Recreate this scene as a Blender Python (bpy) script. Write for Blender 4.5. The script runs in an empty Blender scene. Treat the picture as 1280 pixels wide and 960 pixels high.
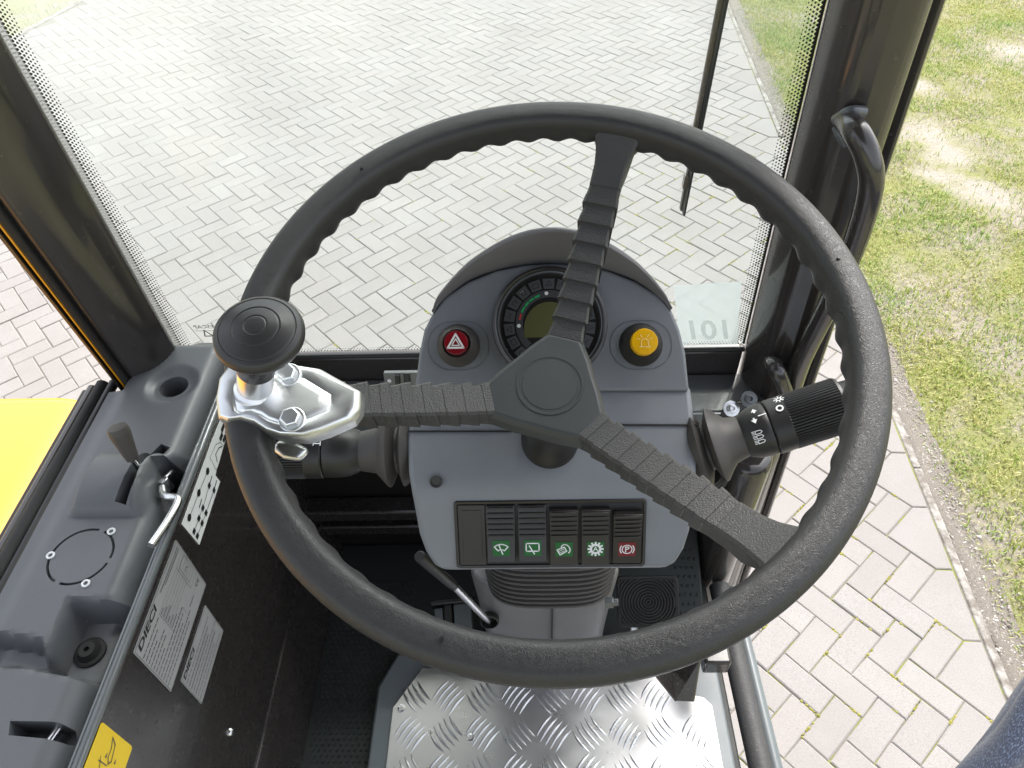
import bpy, bmesh, math, random
import numpy as np
from mathutils import Vector, Matrix

random.seed(7)
rng = np.random.default_rng(7)
R_ = math.radians

# ------------------------------------------------------------------ camera, sky, sun, exposure
SC = bpy.context.scene
COL = SC.collection
UNIT = .103                      # short side of a paver with its joint
FPX = 907.84                     # focal length in photo pixels (1280 wide)
CAMZ = 25.31 * UNIT


def cam_axes():
    az, pi, ro = R_(140.24 - 47.96), R_(46.03), R_(-2.62)
    ca, sa, cp, sp = math.cos(az), math.sin(az), math.cos(pi), math.sin(pi)
    f = np.array([ca * cp, sa * cp, -sp]); r = np.array([sa, -ca, 0]); u = np.cross(r, f)
    c, s = math.cos(ro), math.sin(ro)
    return np.array([c * r + s * u, -s * r + c * u, f])


CM = cam_axes()
CP = np.array([0, 0, CAMZ])
cam = bpy.data.cameras.new('camera')
cam_o = bpy.data.objects.new('camera', cam)
COL.objects.link(cam_o)
cam.sensor_width = 36
cam.lens = 36 * FPX / 1280
cam.clip_start = .01
cam.clip_end = 500
m4 = Matrix.Identity(4)
for i in range(3):
    m4[i][0], m4[i][1], m4[i][2], m4[i][3] = CM[0][i], CM[1][i], -CM[2][i], CP[i]
cam_o.matrix_world = m4
SC.camera = cam_o

SUN_EL, SUN_AZ = 52, 60          # degrees; azimuth measured from +X towards +Y
W = bpy.data.worlds.new('World')
SC.world = W
W.use_nodes = True
wn = W.node_tree.nodes
sky = wn.new('ShaderNodeTexSky')
sky.sky_type = 'NISHITA'
sky.sun_disc = False
sky.sun_elevation = R_(SUN_EL)
sky.sun_rotation = R_(90 - SUN_AZ)
sky.air_density = 1.0
sky.dust_density = 4.0
sky.ozone_density = 1.0
haze = wn.new('ShaderNodeHueSaturation')       # thin bright cloud: the same sky, greyer
haze.inputs['Saturation'].default_value = .35
W.node_tree.links.new(sky.outputs[0], haze.inputs['Color'])
W.node_tree.links.new(haze.outputs[0], wn['Background'].inputs[0])
wn['Background'].inputs[1].default_value = .13
sun = bpy.data.lights.new('sun', 'SUN')
sun.energy = 1.3
sun.angle = R_(14)
sun.color = (1, .96, .9)
sun_o = bpy.data.objects.new('sun', sun)
COL.objects.link(sun_o)
sd = Vector((math.cos(R_(SUN_EL)) * math.cos(R_(SUN_AZ)), math.cos(R_(SUN_EL)) * math.sin(R_(SUN_AZ)), math.sin(R_(SUN_EL))))
sun_o.rotation_euler = sd.to_track_quat('Z', 'Y').to_euler()
sun_o.location = (3, 5, 12)
SC.view_settings.view_transform = 'Standard'
SC.view_settings.look = 'None'
SC.view_settings.exposure = 1.74
SC.view_settings.gamma = 1


# ------------------------------------------------------------------ helpers
def A3(*v): return np.array(v, float)
def unit(v): v = np.array(v, float); return v / np.linalg.norm(v)
def ray(u, v): return np.array([(u - 640) / FPX, -(v - 480) / FPX, 1]) @ CM
def on(u, v, n, p0): r = ray(u, v); n = np.array(n, float); return CP + r * ((np.array(p0) - CP) @ n / (r @ n))
def atx(u, v, x): return on(u, v, (1, 0, 0), (x, 0, 0))
def aty(u, v, y): return on(u, v, (0, 1, 0), (0, y, 0))
def atz(u, v, z): return on(u, v, (0, 0, 1), (0, 0, z))
def dep(u, v, d): return CP + ray(u, v) * d
def proj(p):
    d = (np.atleast_2d(p) - CP) @ CM.T
    return np.stack([640 + FPX * d[:, 0] / d[:, 2], 480 - FPX * d[:, 1] / d[:, 2], d[:, 2]], 1)


class Fr:
    """a local frame: origin and three axes"""
    def __init__(s, o, x, y, z=None):
        s.o = np.array(o, float); s.x = unit(x)
        y = np.array(y, float); y = unit(y - s.x * (y @ s.x)); s.y = y
        s.z = np.cross(s.x, s.y) if z is None else unit(z)
    def p(s, a, b, c=0.): return s.o + s.x * a + s.y * b + s.z * c
    def loc(s, w): d = np.array(w) - s.o; return A3(d @ s.x, d @ s.y, d @ s.z)
    def at(s, a, b, c=0.): f = Fr(s.o, s.x, s.y, s.z); f.o = s.p(a, b, c); return f
    def rot(s, ang):
        c, n = math.cos(ang), math.sin(ang)
        f = Fr(s.o, s.x, s.y, s.z); f.x, f.y = s.x * c + s.y * n, -s.x * n + s.y * c
        return f


WORLD = Fr((0, 0, 0), (1, 0, 0), (0, 1, 0))


def axis_frame(o, z, hint=(0, 0, 1)):
    z = unit(z); h = np.array(hint, float)
    if abs(z @ unit(h)) > .95: h = A3(1, 0, 0)
    x = unit(np.cross(h, z)); y = np.cross(z, x)
    f = Fr(o, x, y); f.z = z
    return f


def worigin(o):
    v = Vector((0, 0, 0))
    while o is not None:
        v = v + o.location; o = o.parent
    return v


class MB:
    def __init__(s): s.v = []; s.f = []; s.m = []
    def add(s, vs, fs, mi=0):
        b = len(s.v); s.v += [tuple(map(float, q)) for q in vs]
        for f in fs: s.f.append([b + i for i in f]); s.m.append(mi)
        return s
    def box(s, fr, x, y, z, mi=0):
        vs = [fr.p(a, b, c) for c in z for b in y for a in x]
        return s.add(vs, [(0, 2, 3, 1), (4, 5, 7, 6), (0, 1, 5, 4), (2, 6, 7, 3), (0, 4, 6, 2), (1, 3, 7, 5)], mi)
    def prism(s, fr, pts, z0, z1, mi=0, taper=None):
        n = len(pts); q = pts if taper is None else taper
        vs = [fr.p(a, b, z0) for a, b in pts] + [fr.p(a, b, z1) for a, b in q]
        fs = [tuple(range(n - 1, -1, -1)), tuple(range(n, 2 * n))] + [(i, (i + 1) % n, n + (i + 1) % n, n + i) for i in range(n)]
        return s.add(vs, fs, mi)
    def poly(s, fr, pts, z=0., mi=0):
        return s.add([fr.p(a, b, z) for a, b in pts], [tuple(range(len(pts)))], mi)
    def loft(s, rings, closed=True, caps=True, mi=0, cyclic=False):
        n = len(rings[0]); vs = [q for r in rings for q in r]; fs = []
        L = len(rings)
        for k in range(L if cyclic else L - 1):
            a, b = k * n, ((k + 1) % L) * n
            for i in range(n if closed else n - 1):
                j = (i + 1) % n
                fs.append((a + i, a + j, b + j, b + i))
        if caps and not cyclic:
            fs.append(tuple(range(n - 1, -1, -1))); fs.append(tuple((L - 1) * n + i for i in range(n)))
        return s.add(vs, fs, mi)
    def tube(s, path, r, n=14, mi=0, caps=True):
        path = [np.array(p, float) for p in path]
        rs = r if isinstance(r, (list, tuple)) else [r] * len(path)
        t = [unit((path[min(i + 1, len(path) - 1)] - path[max(i - 1, 0)])) for i in range(len(path))]
        h = A3(0, 0, 1) if abs(t[0][2]) < .9 else A3(1, 0, 0)
        x = unit(np.cross(h, t[0])); rings = []
        for p, d, q in zip(path, t, rs):
            x = unit(x - d * (x @ d)); y = np.cross(d, x)
            rings.append([p + q * (x * math.cos(2 * math.pi * k / n) + y * math.sin(2 * math.pi * k / n)) for k in range(n)])
        return s.loft(rings, True, caps, mi)
    def lathe(s, fr, prof, n=32, mi=0, caps=True):
        rings = [[fr.p(r * math.cos(2 * math.pi * k / n), r * math.sin(2 * math.pi * k / n), z) for k in range(n)] for r, z in prof]
        return s.loft(rings, True, caps, mi)
    def ring(s, fr, r, tr, n=48, m=10, mi=0):
        rings = []
        for k in range(n):
            a = 2 * math.pi * k / n
            rings.append([fr.p((r + tr * math.cos(t)) * math.cos(a), (r + tr * math.cos(t)) * math.sin(a), tr * math.sin(t)) for t in [2 * math.pi * j / m for j in range(m)]])
        return s.loft(rings, True, False, mi, cyclic=True)
    def stroke(s, fr, pts, w, z=0., mi=0, close=False):
        """a flat printed line"""
        P = [np.array(p, float) for p in pts]
        if close: P = P + [P[0]]
        for a, b in zip(P[:-1], P[1:]):
            d = b - a; L = np.linalg.norm(d)
            if L < 1e-9: continue
            d = d / L; nn = np.array([-d[1], d[0]]) * w / 2; e = d * w * .45
            s.poly(fr, [a - nn - e, b - nn + e, b + nn + e, a + nn - e], z, mi)
        return s
    def disc(s, fr, c, r, z=0., n=24, mi=0):
        return s.poly(fr, [(c[0] + r * math.cos(2 * math.pi * k / n), c[1] + r * math.sin(2 * math.pi * k / n)) for k in range(n)], z, mi)
    def annulus(s, fr, c, r0, r1, a0=0, a1=360, z=0., n=32, mi=0):
        vs = []; fs = []
        for k in range(n + 1):
            t = R_(a0 + (a1 - a0) * k / n)
            vs += [fr.p(c[0] + r * math.cos(t), c[1] + r * math.sin(t), z) for r in (r0, r1)]
        for k in range(n): fs.append((2 * k, 2 * k + 1, 2 * k + 3, 2 * k + 2))
        return s.add(vs, fs, mi)
    def build(s, name, mats, parent=None, bevel=0., seg=2, angle=38, smooth=True, fix=True):
        if not isinstance(mats, (list, tuple)): mats = [mats]
        me = bpy.data.meshes.new(name)
        o = bpy.data.objects.new(name, me)
        COL.objects.link(o)
        off = np.array(worigin(parent)) if parent is not None else np.zeros(3)
        vs = [tuple(np.array(v) - off) for v in s.v]
        me.from_pydata(vs, [], s.f)
        for m in mats: me.materials.append(m)
        me.polygons.foreach_set('material_index', s.m)
        if fix:
            bm = bmesh.new(); bm.from_mesh(me)
            bmesh.ops.recalc_face_normals(bm, faces=bm.faces); bm.to_mesh(me); bm.free()
        if smooth:
            me.polygons.foreach_set('use_smooth', [True] * len(me.polygons))
            me.set_sharp_from_angle(angle=R_(angle))
        me.update()
        if parent is not None: o.parent = parent
        if bevel:
            b = o.modifiers.new('bevel', 'BEVEL'); b.width = bevel; b.segments = seg
            b.limit_method = 'ANGLE'; b.angle_limit = R_(32)
            b.harden_normals = False
        return o


def empty(name, loc):
    o = bpy.data.objects.new(name, None)
    COL.objects.link(o); o.location = tuple(map(float, loc)); o.empty_display_size = .05
    return o


def tag(o, label=None, cat=None, group=None, kind=None):
    if label: o['label'] = label
    if cat: o['category'] = cat
    if group: o['group'] = group
    if kind: o['kind'] = kind
    return o


def arc(cx, cy, r, a0, a1, n=10, ry=None):
    ry = r if ry is None else ry
    return [(cx + r * math.cos(R_(a0 + (a1 - a0) * k / n)), cy + ry * math.sin(R_(a0 + (a1 - a0) * k / n))) for k in range(n + 1)]


def rrect(x0, x1, y0, y1, r, n=4):
    return arc(x1 - r, y1 - r, r, 0, 90, n) + arc(x0 + r, y1 - r, r, 90, 180, n) + arc(x0 + r, y0 + r, r, 180, 270, n) + arc(x1 - r, y0 + r, r, 270, 360, n)


def spline(pts, k=8):
    """Catmull-Rom through points"""
    P = [np.array(p, float) for p in pts]; P = [2 * P[0] - P[1]] + P + [2 * P[-1] - P[-2]]; out = []
    for i in range(1, len(P) - 2):
        for j in range(k):
            t = j / k
            out.append(.5 * ((2 * P[i]) + (-P[i - 1] + P[i + 1]) * t + (2 * P[i - 1] - 5 * P[i] + 4 * P[i + 1] - P[i + 2]) * t * t + (-P[i - 1] + 3 * P[i] - 3 * P[i + 1] + P[i + 2]) * t ** 3))
    out.append(P[-2]); return out


def text_mb(mb, txt, fr, size, mi=0, z=0., shear=0., mirror=False, sx=1., bold=0.):
    cu = bpy.data.curves.new('t', 'FONT'); cu.body = txt; cu.size = size; cu.shear = shear; cu.resolution_u = 3
    cu.offset = bold * size
    ob = bpy.data.objects.new('t', cu); COL.objects.link(ob)
    me = bpy.data.meshes.new_from_object(ob.evaluated_get(bpy.context.evaluated_depsgraph_get()))
    vs = [fr.p((-v.co.x if mirror else v.co.x) * sx, v.co.y, z) for v in me.vertices]
    mb.add(vs, [tuple(p.vertices) for p in me.polygons], mi)
    bpy.data.objects.remove(ob); bpy.data.curves.remove(cu); bpy.data.meshes.remove(me)


# ------------------------------------------------------------------ materials
class NT:
    def __init__(s, name):
        s.m = bpy.data.materials.new(name); s.m.use_nodes = True
        s.t = s.m.node_tree; s.b = s.t.nodes['Principled BSDF']; s.out = s.t.nodes['Material Output']
    def n(s, typ, **kw):
        nd = s.t.nodes.new('ShaderNode' + typ)
        for k, v in kw.items(): setattr(nd, k, v)
        return nd
    def l(s, a, b): s.t.links.new(a, b)
    def coord(s, kind='Object'): return s.n('TexCoord').outputs[kind]
    def pos(s): return s.n('NewGeometry').outputs['Position']
    def noise(s, vec, scale, detail=4, rough=.6, dist=0.):
        nd = s.n('TexNoise'); s.l(vec, nd.inputs['Vector'])
        for k, v in (('Scale', scale), ('Detail', detail), ('Roughness', rough), ('Distortion', dist)): nd.inputs[k].default_value = v
        return nd.outputs['Fac']
    def ramp(s, fac, stops, interp='LINEAR'):
        nd = s.n('ValToRGB'); nd.color_ramp.interpolation = interp
        el = nd.color_ramp.elements
        while len(el) < len(stops): el.new(.5)
        for e, (p, c) in zip(el, stops):
            e.position = p; e.color = (*c, 1) if len(c) == 3 else c
        s.l(fac, nd.inputs[0]); return nd.outputs[0]
    def mix(s, fac, a, b, blend='MIX'):
        nd = s.n('Mix', data_type='RGBA', blend_type=blend)
        for sock, val in ((nd.inputs[0], fac), (nd.inputs[6], a), (nd.inputs[7], b)):
            if hasattr(val, 'is_output'): s.l(val, sock)
            elif isinstance(val, (int, float)): sock.default_value = val
            else: sock.default_value = (*val, 1)
        return nd.outputs[2]
    def math(s, op, a, b=0.):
        nd = s.n('Math', operation=op)
        for sock, val in ((nd.inputs[0], a), (nd.inputs[1], b)):
            if hasattr(val, 'is_output'): s.l(val, sock)
            else: sock.default_value = val
        return nd.outputs[0]
    def bump(s, h, strength=.3, dist=.001, normal=None):
        nd = s.n('Bump'); nd.inputs['Strength'].default_value = strength; nd.inputs['Distance'].default_value = dist
        s.l(h, nd.inputs['Height'])
        if normal is not None: s.l(normal, nd.inputs['Normal'])
        s.l(nd.outputs[0], s.b.inputs['Normal']); return nd.outputs[0]
    def set(s, **kw):
        for k, v in kw.items():
            sock = s.b.inputs[k.replace('_', ' ')]
            if hasattr(v, 'is_output'): s.l(v, sock)
            elif isinstance(v, tuple) and len(v) == 3: sock.default_value = (*v, 1)
            else: sock.default_value = v
        return s


def plastic(name, col, rough=.5, grain=1400, gs=.25, gd=.0004, var=.25, spec=.5, dust_haze=0.):
    t = NT(name); c = t.pos()
    big = t.noise(c, 9, 5, .65)
    base = t.mix(big, tuple(x * (1 - var) for x in col), tuple(x * (1 + var) for x in col))
    if dust_haze:
        sp = t.ramp(t.noise(c, 420, 3, .7), [(.62, (0, 0, 0)), (.78, (1, 1, 1))])
        base = t.mix(t.math('MULTIPLY', sp, dust_haze), base, (.42, .40, .38))
        mp = t.n('Mapping'); mp.inputs['Scale'].default_value = (300, 22, 60); mp.inputs['Rotation'].default_value = (.3, .5, .7); t.l(c, mp.inputs[0])
        sc = t.ramp(t.noise(mp.outputs[0], 1., 4, .7, .8), [(.66, (0, 0, 0)), (.72, (1, 1, 1))])
        wear = t.ramp(t.noise(c, 16, 5, .7), [(.52, (0, 0, 0)), (.66, (1, 1, 1))])
        base = t.mix(t.math('MULTIPLY', t.math('MULTIPLY', sc, wear), min(.5, dust_haze * 1.6)), base, (.36, .35, .34))
    t.set(Base_Color=base, Specular_IOR_Level=spec)
    t.set(Roughness=t.math('ADD', t.math('MULTIPLY', t.noise(c, 28, 5, .75), .34), rough - .17))
    if grain: t.bump(t.noise(c, grain, 2, .5), gs, gd)
    return t.m


def paint(name, col, rough=.3, var=.12, scratch=.0, orange=.06):
    t = NT(name); c = t.pos()
    base = t.mix(t.noise(c, 14, 6, .7), tuple(x * (1 - var) for x in col), tuple(x * (1 + var) for x in col))
    if scratch:
        mp = t.n('Mapping'); mp.inputs['Scale'].default_value = (90, 90, 7); t.l(c, mp.inputs[0])
        sc = t.ramp(t.noise(mp.outputs[0], 1.3, 5, .75, .6), [(.64, (0, 0, 0)), (.72, (1, 1, 1))])
        base = t.mix(t.math('MULTIPLY', sc, scratch), base, (.35, .33, .32))
    t.set(Base_Color=base, Coat_Weight=.6, Coat_Roughness=.08)
    t.set(Roughness=t.math('ADD', t.math('MULTIPLY', t.noise(c, 60, 4, .7), .2), rough - .1))
    t.bump(t.noise(c, 260, 2, .5), orange, .0006)
    return t.m


def metal(name, col, rough, bumps=None, bs=.3, bd=.002):
    t = NT(name); c = t.pos()
    t.set(Base_Color=t.mix(t.noise(c, 30, 3, .5), tuple(x * .94 for x in col), col), Metallic=1.)
    t.set(Roughness=t.math('ADD', t.math('MULTIPLY', t.noise(c, 40, 3, .5), rough * .35), rough * .8))
    if bumps: t.bump(t.noise(c, bumps, 3, .55), bs, bd)
    return t.m


def flat(name, col, rough=.5):
    t = NT(name); c = t.pos()
    t.set(Base_Color=t.mix(t.noise(c, 240, 3, .6), tuple(x * .93 for x in col), col), Roughness=rough)
    return t.m


M = {}
M['pod'] = plastic('pod_plastic', (.178, .190, .207), .44, 1700, .25, .0003, .14, .5, .18)
M['hood'] = plastic('hood_plastic', (.165, .160, .165), .42, 1500, .15, .0003, .1, .5, .05)
M['console'] = plastic('console_plastic', (.110, .114, .120), .38, 1500, .25, .0003, .16, .5, .12)
M['black'] = plastic('black_plastic', (.015, .0145, .014), .42, 1500, .2, .0003, .2, .5, .03)
M['rubber'] = plastic('black_rubber', (.024, .023, .022), .62, 700, .3, .0004, .2, .35, .06)
M['boot'] = plastic('boot_rubber', (.058, .053, .050), .5, 500, .2, .0004, .2, .45, .05)
M['switch'] = plastic('switch_plastic', (.017, .0145, .0135), .36, 1800, .2, .0002, .15, .5, .04)
M['dark'] = plastic('dark_interior', (.007, .006, .006), .6, 300, .3, .001, .3, .3, .03)
M['mat'] = plastic('mat_rubber', (.022, .026, .0255), .55, 900, .4, .0004, .3, .4, .12)
M['frame'] = paint('cab_frame_paint', (.038, .033, .031), .24, .12, .14)
M['frame2'] = paint('panel_paint', (.029, .025, .024), .26, .2, 0)
M['ledge'] = paint('ledge_paint', (.075, .078, .082), .4, .15, .1)
M['edge'] = paint('edge_paint', (.10, .11, .115), .3, .15, .2)
M['greyplate'] = plastic('grey_floor_frame', (.13, .15, .16), .4, 500, .15, .0004, .12, .5, .1)
M['yellow'] = paint('yellow_paint', (.77, .335, .012), .22, .03, 0, .02)
M['yellow'].node_tree.nodes['Principled BSDF'].inputs['Coat Weight'].default_value = 1.
M['yellow'].node_tree.nodes['Principled BSDF'].inputs['Coat Roughness'].default_value = .04
M['chrome'] = metal('zinc_clamp', (.90, .92, .92), .36, 26, .08, .003)
M['steel'] = metal('bright_steel', (.8, .8, .8), .26)
M['alu'] = metal('aluminium_tread', (.82, .83, .84), .30, 14, .06, .002)
M['white'] = flat('white_print', (.80, .81, .81), .4)
M['black_print'] = flat('black_print', (.012, .012, .012), .5)
M['grey_print'] = flat('grey_plate', (.33, .33, .335), .35)
M['ink'] = flat('dark_grey_print', (.06, .06, .065), .45)
M['green'] = flat('green_symbol', (.003, .105, .014), .6)
M['red'] = flat('red_symbol', (.16, .003, .010), .6)
M['yellow_print'] = flat('yellow_print', (.80, .55, .01), .4)
M['gauge_face'] = flat('gauge_face', (.020, .019, .018), .25)
M['gauge_key'] = flat('gauge_key', (.072, .076, .080), .4)
M['gauge_ring'] = flat('gauge_ring', (.050, .052, .056), .4)
M['lcd'] = flat('liquid_crystal', (.105, .105, .045), .22)
M['scale_green'] = flat('scale_green', (.02, .42, .12), .4)
M['scale_red'] = flat('scale_red', (.50, .05, .03), .4)
M['bezel'] = plastic('bezel_plastic', (.026, .025, .026), .22, 0, 0, 0, .1)


def red_cap():
    t = NT('red_lens'); t.set(Base_Color=(.22, .008, .015), Roughness=.12, Coat_Weight=.8, Coat_Roughness=.05); t.bump(t.noise(t.pos(), 300, 2), .04, .0004); return t.m
def yellow_cap():
    t = NT('yellow_lens'); t.set(Base_Color=(.82, .44, .0), Roughness=.3, Coat_Weight=.3); t.bump(t.noise(t.pos(), 300, 2), .05, .0004); return t.m
M['redcap'] = red_cap(); M['yellowcap'] = yellow_cap()


def leather():
    t = NT('wheel_rubber'); c = t.pos()
    vo = t.n('TexVoronoi', feature='DISTANCE_TO_EDGE'); vo.inputs['Scale'].default_value = 700
    wv = t.n('Mix', data_type='VECTOR'); wv.inputs[0].default_value = .012
    nz = t.n('TexNoise'); nz.inputs['Scale'].default_value = 160; t.l(c, nz.inputs[0])
    t.l(c, wv.inputs[4]); t.l(nz.outputs['Color'], wv.inputs[5]); t.l(wv.outputs[1], vo.inputs['Vector'])
    h = t.math('ADD', t.math('MULTIPLY', t.math('MINIMUM', vo.outputs['Distance'], .12), 4.), t.math('MULTIPLY', t.noise(c, 480, 4, .7), .7))
    t.set(Base_Color=t.mix(t.noise(c, 25, 4, .6), (.025, .025, .0245), (.034, .034, .033)), Specular_IOR_Level=.5)
    t.set(Roughness=t.math('ADD', t.math('MULTIPLY', t.noise(c, 90, 4, .7), .2), .30))
    t.bump(h, .34, .0006)
    return t.m
M['leather'] = leather()
M['spoke'] = plastic('spoke_rubber', (.054, .053, .051), .42, 900, .7, .0008, .15, .5, .10)
M['hubcap'] = plastic('hub_plastic', (.048, .052, .053), .45, 1200, .18, .0003, .1, .5, .06)


def glass():
    t = NT('windscreen_glass'); t.t.nodes.remove(t.b)
    tr = t.n('BsdfTransparent'); tr.inputs[0].default_value = (.885, .92, .915, 1)
    gl = t.n('BsdfGlossy'); gl.inputs['Roughness'].default_value = .02
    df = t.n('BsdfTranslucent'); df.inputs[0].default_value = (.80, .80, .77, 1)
    fz = t.n('Fresnel'); fz.inputs[0].default_value = 1.22
    m1 = t.n('MixShader'); t.l(fz.outputs[0], m1.inputs[0]); t.l(tr.outputs[0], m1.inputs[1]); t.l(gl.outputs[0], m1.inputs[2])
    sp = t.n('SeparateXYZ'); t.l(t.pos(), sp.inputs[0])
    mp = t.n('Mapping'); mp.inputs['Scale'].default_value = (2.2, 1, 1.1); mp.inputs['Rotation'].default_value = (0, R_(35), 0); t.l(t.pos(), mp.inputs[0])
    side = t.ramp(t.math('ADD', t.math('MULTIPLY', t.math('SUBTRACT', sp.outputs[2], t.math('MULTIPLY', sp.outputs[0], .55)), .9), -1.75), [(.10, (.10, .10, .10)), (.75, (1, 1, 1))])  # milky glare put into the glass, stronger towards the upper left
    glare_veil = t.ramp(t.noise(mp.outputs[0], 2.3, 5, .6, .5), [(.30, (.35, .35, .35)), (.72, (1, 1, 1))])
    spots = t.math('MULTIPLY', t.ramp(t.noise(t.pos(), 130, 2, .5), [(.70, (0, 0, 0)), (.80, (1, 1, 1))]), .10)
    dust_haze = t.math('ADD', t.math('MULTIPLY', t.math('MULTIPLY', side, glare_veil), .26), spots)  # painted glare veil plus scattered dust spots
    m2 = t.n('MixShader'); t.l(dust_haze, m2.inputs[0]); t.l(m1.outputs[0], m2.inputs[1]); t.l(df.outputs[0], m2.inputs[2])
    t.l(m2.outputs[0], t.out.inputs[0]); return t.m
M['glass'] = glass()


def sticker(name, col, opac):
    t = NT(name); t.t.nodes.remove(t.b)
    tr = t.n('BsdfTransparent'); df = t.n('BsdfDiffuse'); df.inputs[0].default_value = (*[c * .5 for c in col], 1)
    tl = t.n('BsdfTranslucent'); tl.inputs[0].default_value = (*col, 1)
    a = t.n('AddShader'); t.l(df.outputs[0], a.inputs[0]); t.l(tl.outputs[0], a.inputs[1])
    m = t.n('MixShader'); t.l(t.math('ADD', t.math('MULTIPLY', t.noise(t.pos(), 8, 2), .3), opac - .15), m.inputs[0]); t.l(tr.outputs[0], m.inputs[1]); t.l(a.outputs[0], m.inputs[2])
    t.l(m.outputs[0], t.out.inputs[0]); return t.m
M['sticker'] = sticker('translucent_sticker', (.50, .53, .53), .74)


def paver_mat():
    t = NT('concrete_paver'); c = t.pos()
    rnd = t.math('FRACT', t.math('ADD', t.n('ObjectInfo').outputs['Random'], t.n('NewGeometry').outputs['Random Per Island']))
    col = t.ramp(rnd, [(0, (.26, .243, .23)), (.3, (.287, .274, .262)), (.6, (.305, .285, .27)), (.85, (.273, .258, .247)), (1, (.32, .307, .293))])
    grit = t.noise(c, 260, 5, .75)
    col = t.mix(t.ramp(grit, [(.38, (1, 1, 1)), (.54, (0, 0, 0))]), col, (.20, .188, .18))
    col = t.mix(t.ramp(t.noise(c, 340, 3, .7), [(.6, (0, 0, 0)), (.72, (.7, .7, .7))]), col, (.46, .44, .425))
    col = t.mix(t.ramp(t.noise(c, 1.1, 7, .7), [(.38, (0, 0, 0)), (.68, (.75, .75, .75))]), col, (.225, .208, .195))
    t.set(Base_Color=col, Roughness=.85, Specular_IOR_Level=.3)
    t.bump(t.noise(c, 220, 5, .7), .5, .002)
    return t.m
M['paver'] = paver_mat()


def joint_mat():
    t = NT('joint_sand'); c = t.pos()
    col = t.mix(t.noise(c, 160, 5, .7), (.13, .118, .106), (.225, .205, .18))
    near = t.n('SeparateXYZ'); t.l(c, near.inputs[0])
    moss = t.ramp(t.noise(c, 7, 5, .7), [(.49, (0, 0, 0)), (.57, (1, 1, 1))])
    xm = t.ramp(t.math('MULTIPLY', t.math('ADD', near.outputs[0], 3.), .2), [(.45, (.12, .12, .12)), (.75, (1, 1, 1))])
    col = t.mix(t.math('MULTIPLY', moss, xm), col, (.185, .20, .042))
    t.set(Base_Color=col, Roughness=.95); t.bump(t.noise(c, 150, 5, .7), .8, .004); return t.m
M['joint'] = joint_mat()


def soil_mat():
    t = NT('soil'); c = t.pos()
    bare = t.noise(c, 1.5, 6, .68, .4)
    soil = t.mix(t.noise(c, 90, 6, .75), (.17, .145, .115), (.42, .37, .31))
    sand = t.mix(t.noise(c, 60, 6, .7), (.27, .235, .19), (.46, .42, .365))
    grassy = t.mix(t.noise(c, 40, 6, .75), (.13, .165, .035), (.33, .31, .12))
    col = t.mix(t.ramp(bare, [(.44, (0, 0, 0)), (.60, (1, 1, 1))]), grassy, soil)
    col = t.mix(t.ramp(bare, [(.57, (0, 0, 0)), (.68, (1, 1, 1))]), col, sand)
    for (bx, by), br in BARE:
        dn = t.n('VectorMath', operation='DISTANCE'); t.l(c, dn.inputs[0]); dn.inputs[1].default_value = (bx, by, 0)
        e = t.math('ADD', t.math('DIVIDE', dn.outputs['Value'], br), t.math('MULTIPLY', t.math('SUBTRACT', t.noise(c, 5, 5, .7), .5), 1.6))
        col = t.mix(t.ramp(e, [(.25, (1, 1, 1)), (1.05, (0, 0, 0))]), col, sand)
    t.set(Base_Color=col, Roughness=.95); t.bump(t.noise(c, 45, 7, .75), .9, .02); return t.m
BARE = [((float(atz(u, v, 0)[0]), float(atz(u, v, 0)[1])), r_) for u, v, r_ in ((1165, 165, .34), (1195, 195, .24), (1170, 215, .2), (1250, 245, .24), (1150, 105, .2), (1265, 60, .24), (1220, 235, .22))]
M['soil'] = soil_mat()


def grass_mat():
    t = NT('grass_blades'); g = t.n('NewGeometry'); rnd = g.outputs['Random Per Island']
    green = t.ramp(rnd, [(0, (.12, .25, .035)), (.35, (.19, .34, .05)), (.6, (.27, .39, .08)), (.8, (.38, .42, .14)), (1, (.50, .45, .24))])
    straw = t.ramp(rnd, [(0, (.22, .32, .05)), (.3, (.34, .39, .085)), (.6, (.44, .42, .14)), (1, (.58, .53, .27))])
    col = t.mix(t.ramp(t.noise(t.pos(), 1.7, 5, .65), [(.36, (0, 0, 0)), (.58, (1, 1, 1))]), green, straw)
    t.set(Base_Color=col, Roughness=.55, Specular_IOR_Level=.35)
    tl = t.n('BsdfTranslucent'); t.l(col, tl.inputs[0]); mx = t.n('MixShader'); mx.inputs[0].default_value = .4
    t.l(t.b.outputs[0], mx.inputs[1]); t.l(tl.outputs[0], mx.inputs[2]); t.l(mx.outputs[0], t.out.inputs[0])
    return t.m
M['grass'] = grass_mat()


def stone_mat():
    t = NT('gravel'); t.set(Base_Color=t.ramp(t.n('NewGeometry').outputs['Random Per Island'], [(0, (.18, .15, .12)), (.5, (.34, .31, .27)), (1, (.60, .57, .53))]), Roughness=.85)
    t.bump(t.noise(t.pos(), 300, 3), .3, .001); return t.m
M['stone'] = stone_mat()


def kerb_mat():
    t = NT('concrete_edging'); c = t.pos()
    t.set(Base_Color=t.mix(t.ramp(t.noise(c, 14, 7, .75), [(.42, (0, 0, 0)), (.58, (1, 1, 1))]), (.15, .13, .11), t.mix(t.noise(c, 40, 6, .7), (.24, .225, .205), (.38, .365, .34))), Roughness=.9); t.bump(t.noise(c, 120, 6, .7), .6, .003); return t.m
M['kerb'] = kerb_mat()


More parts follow.
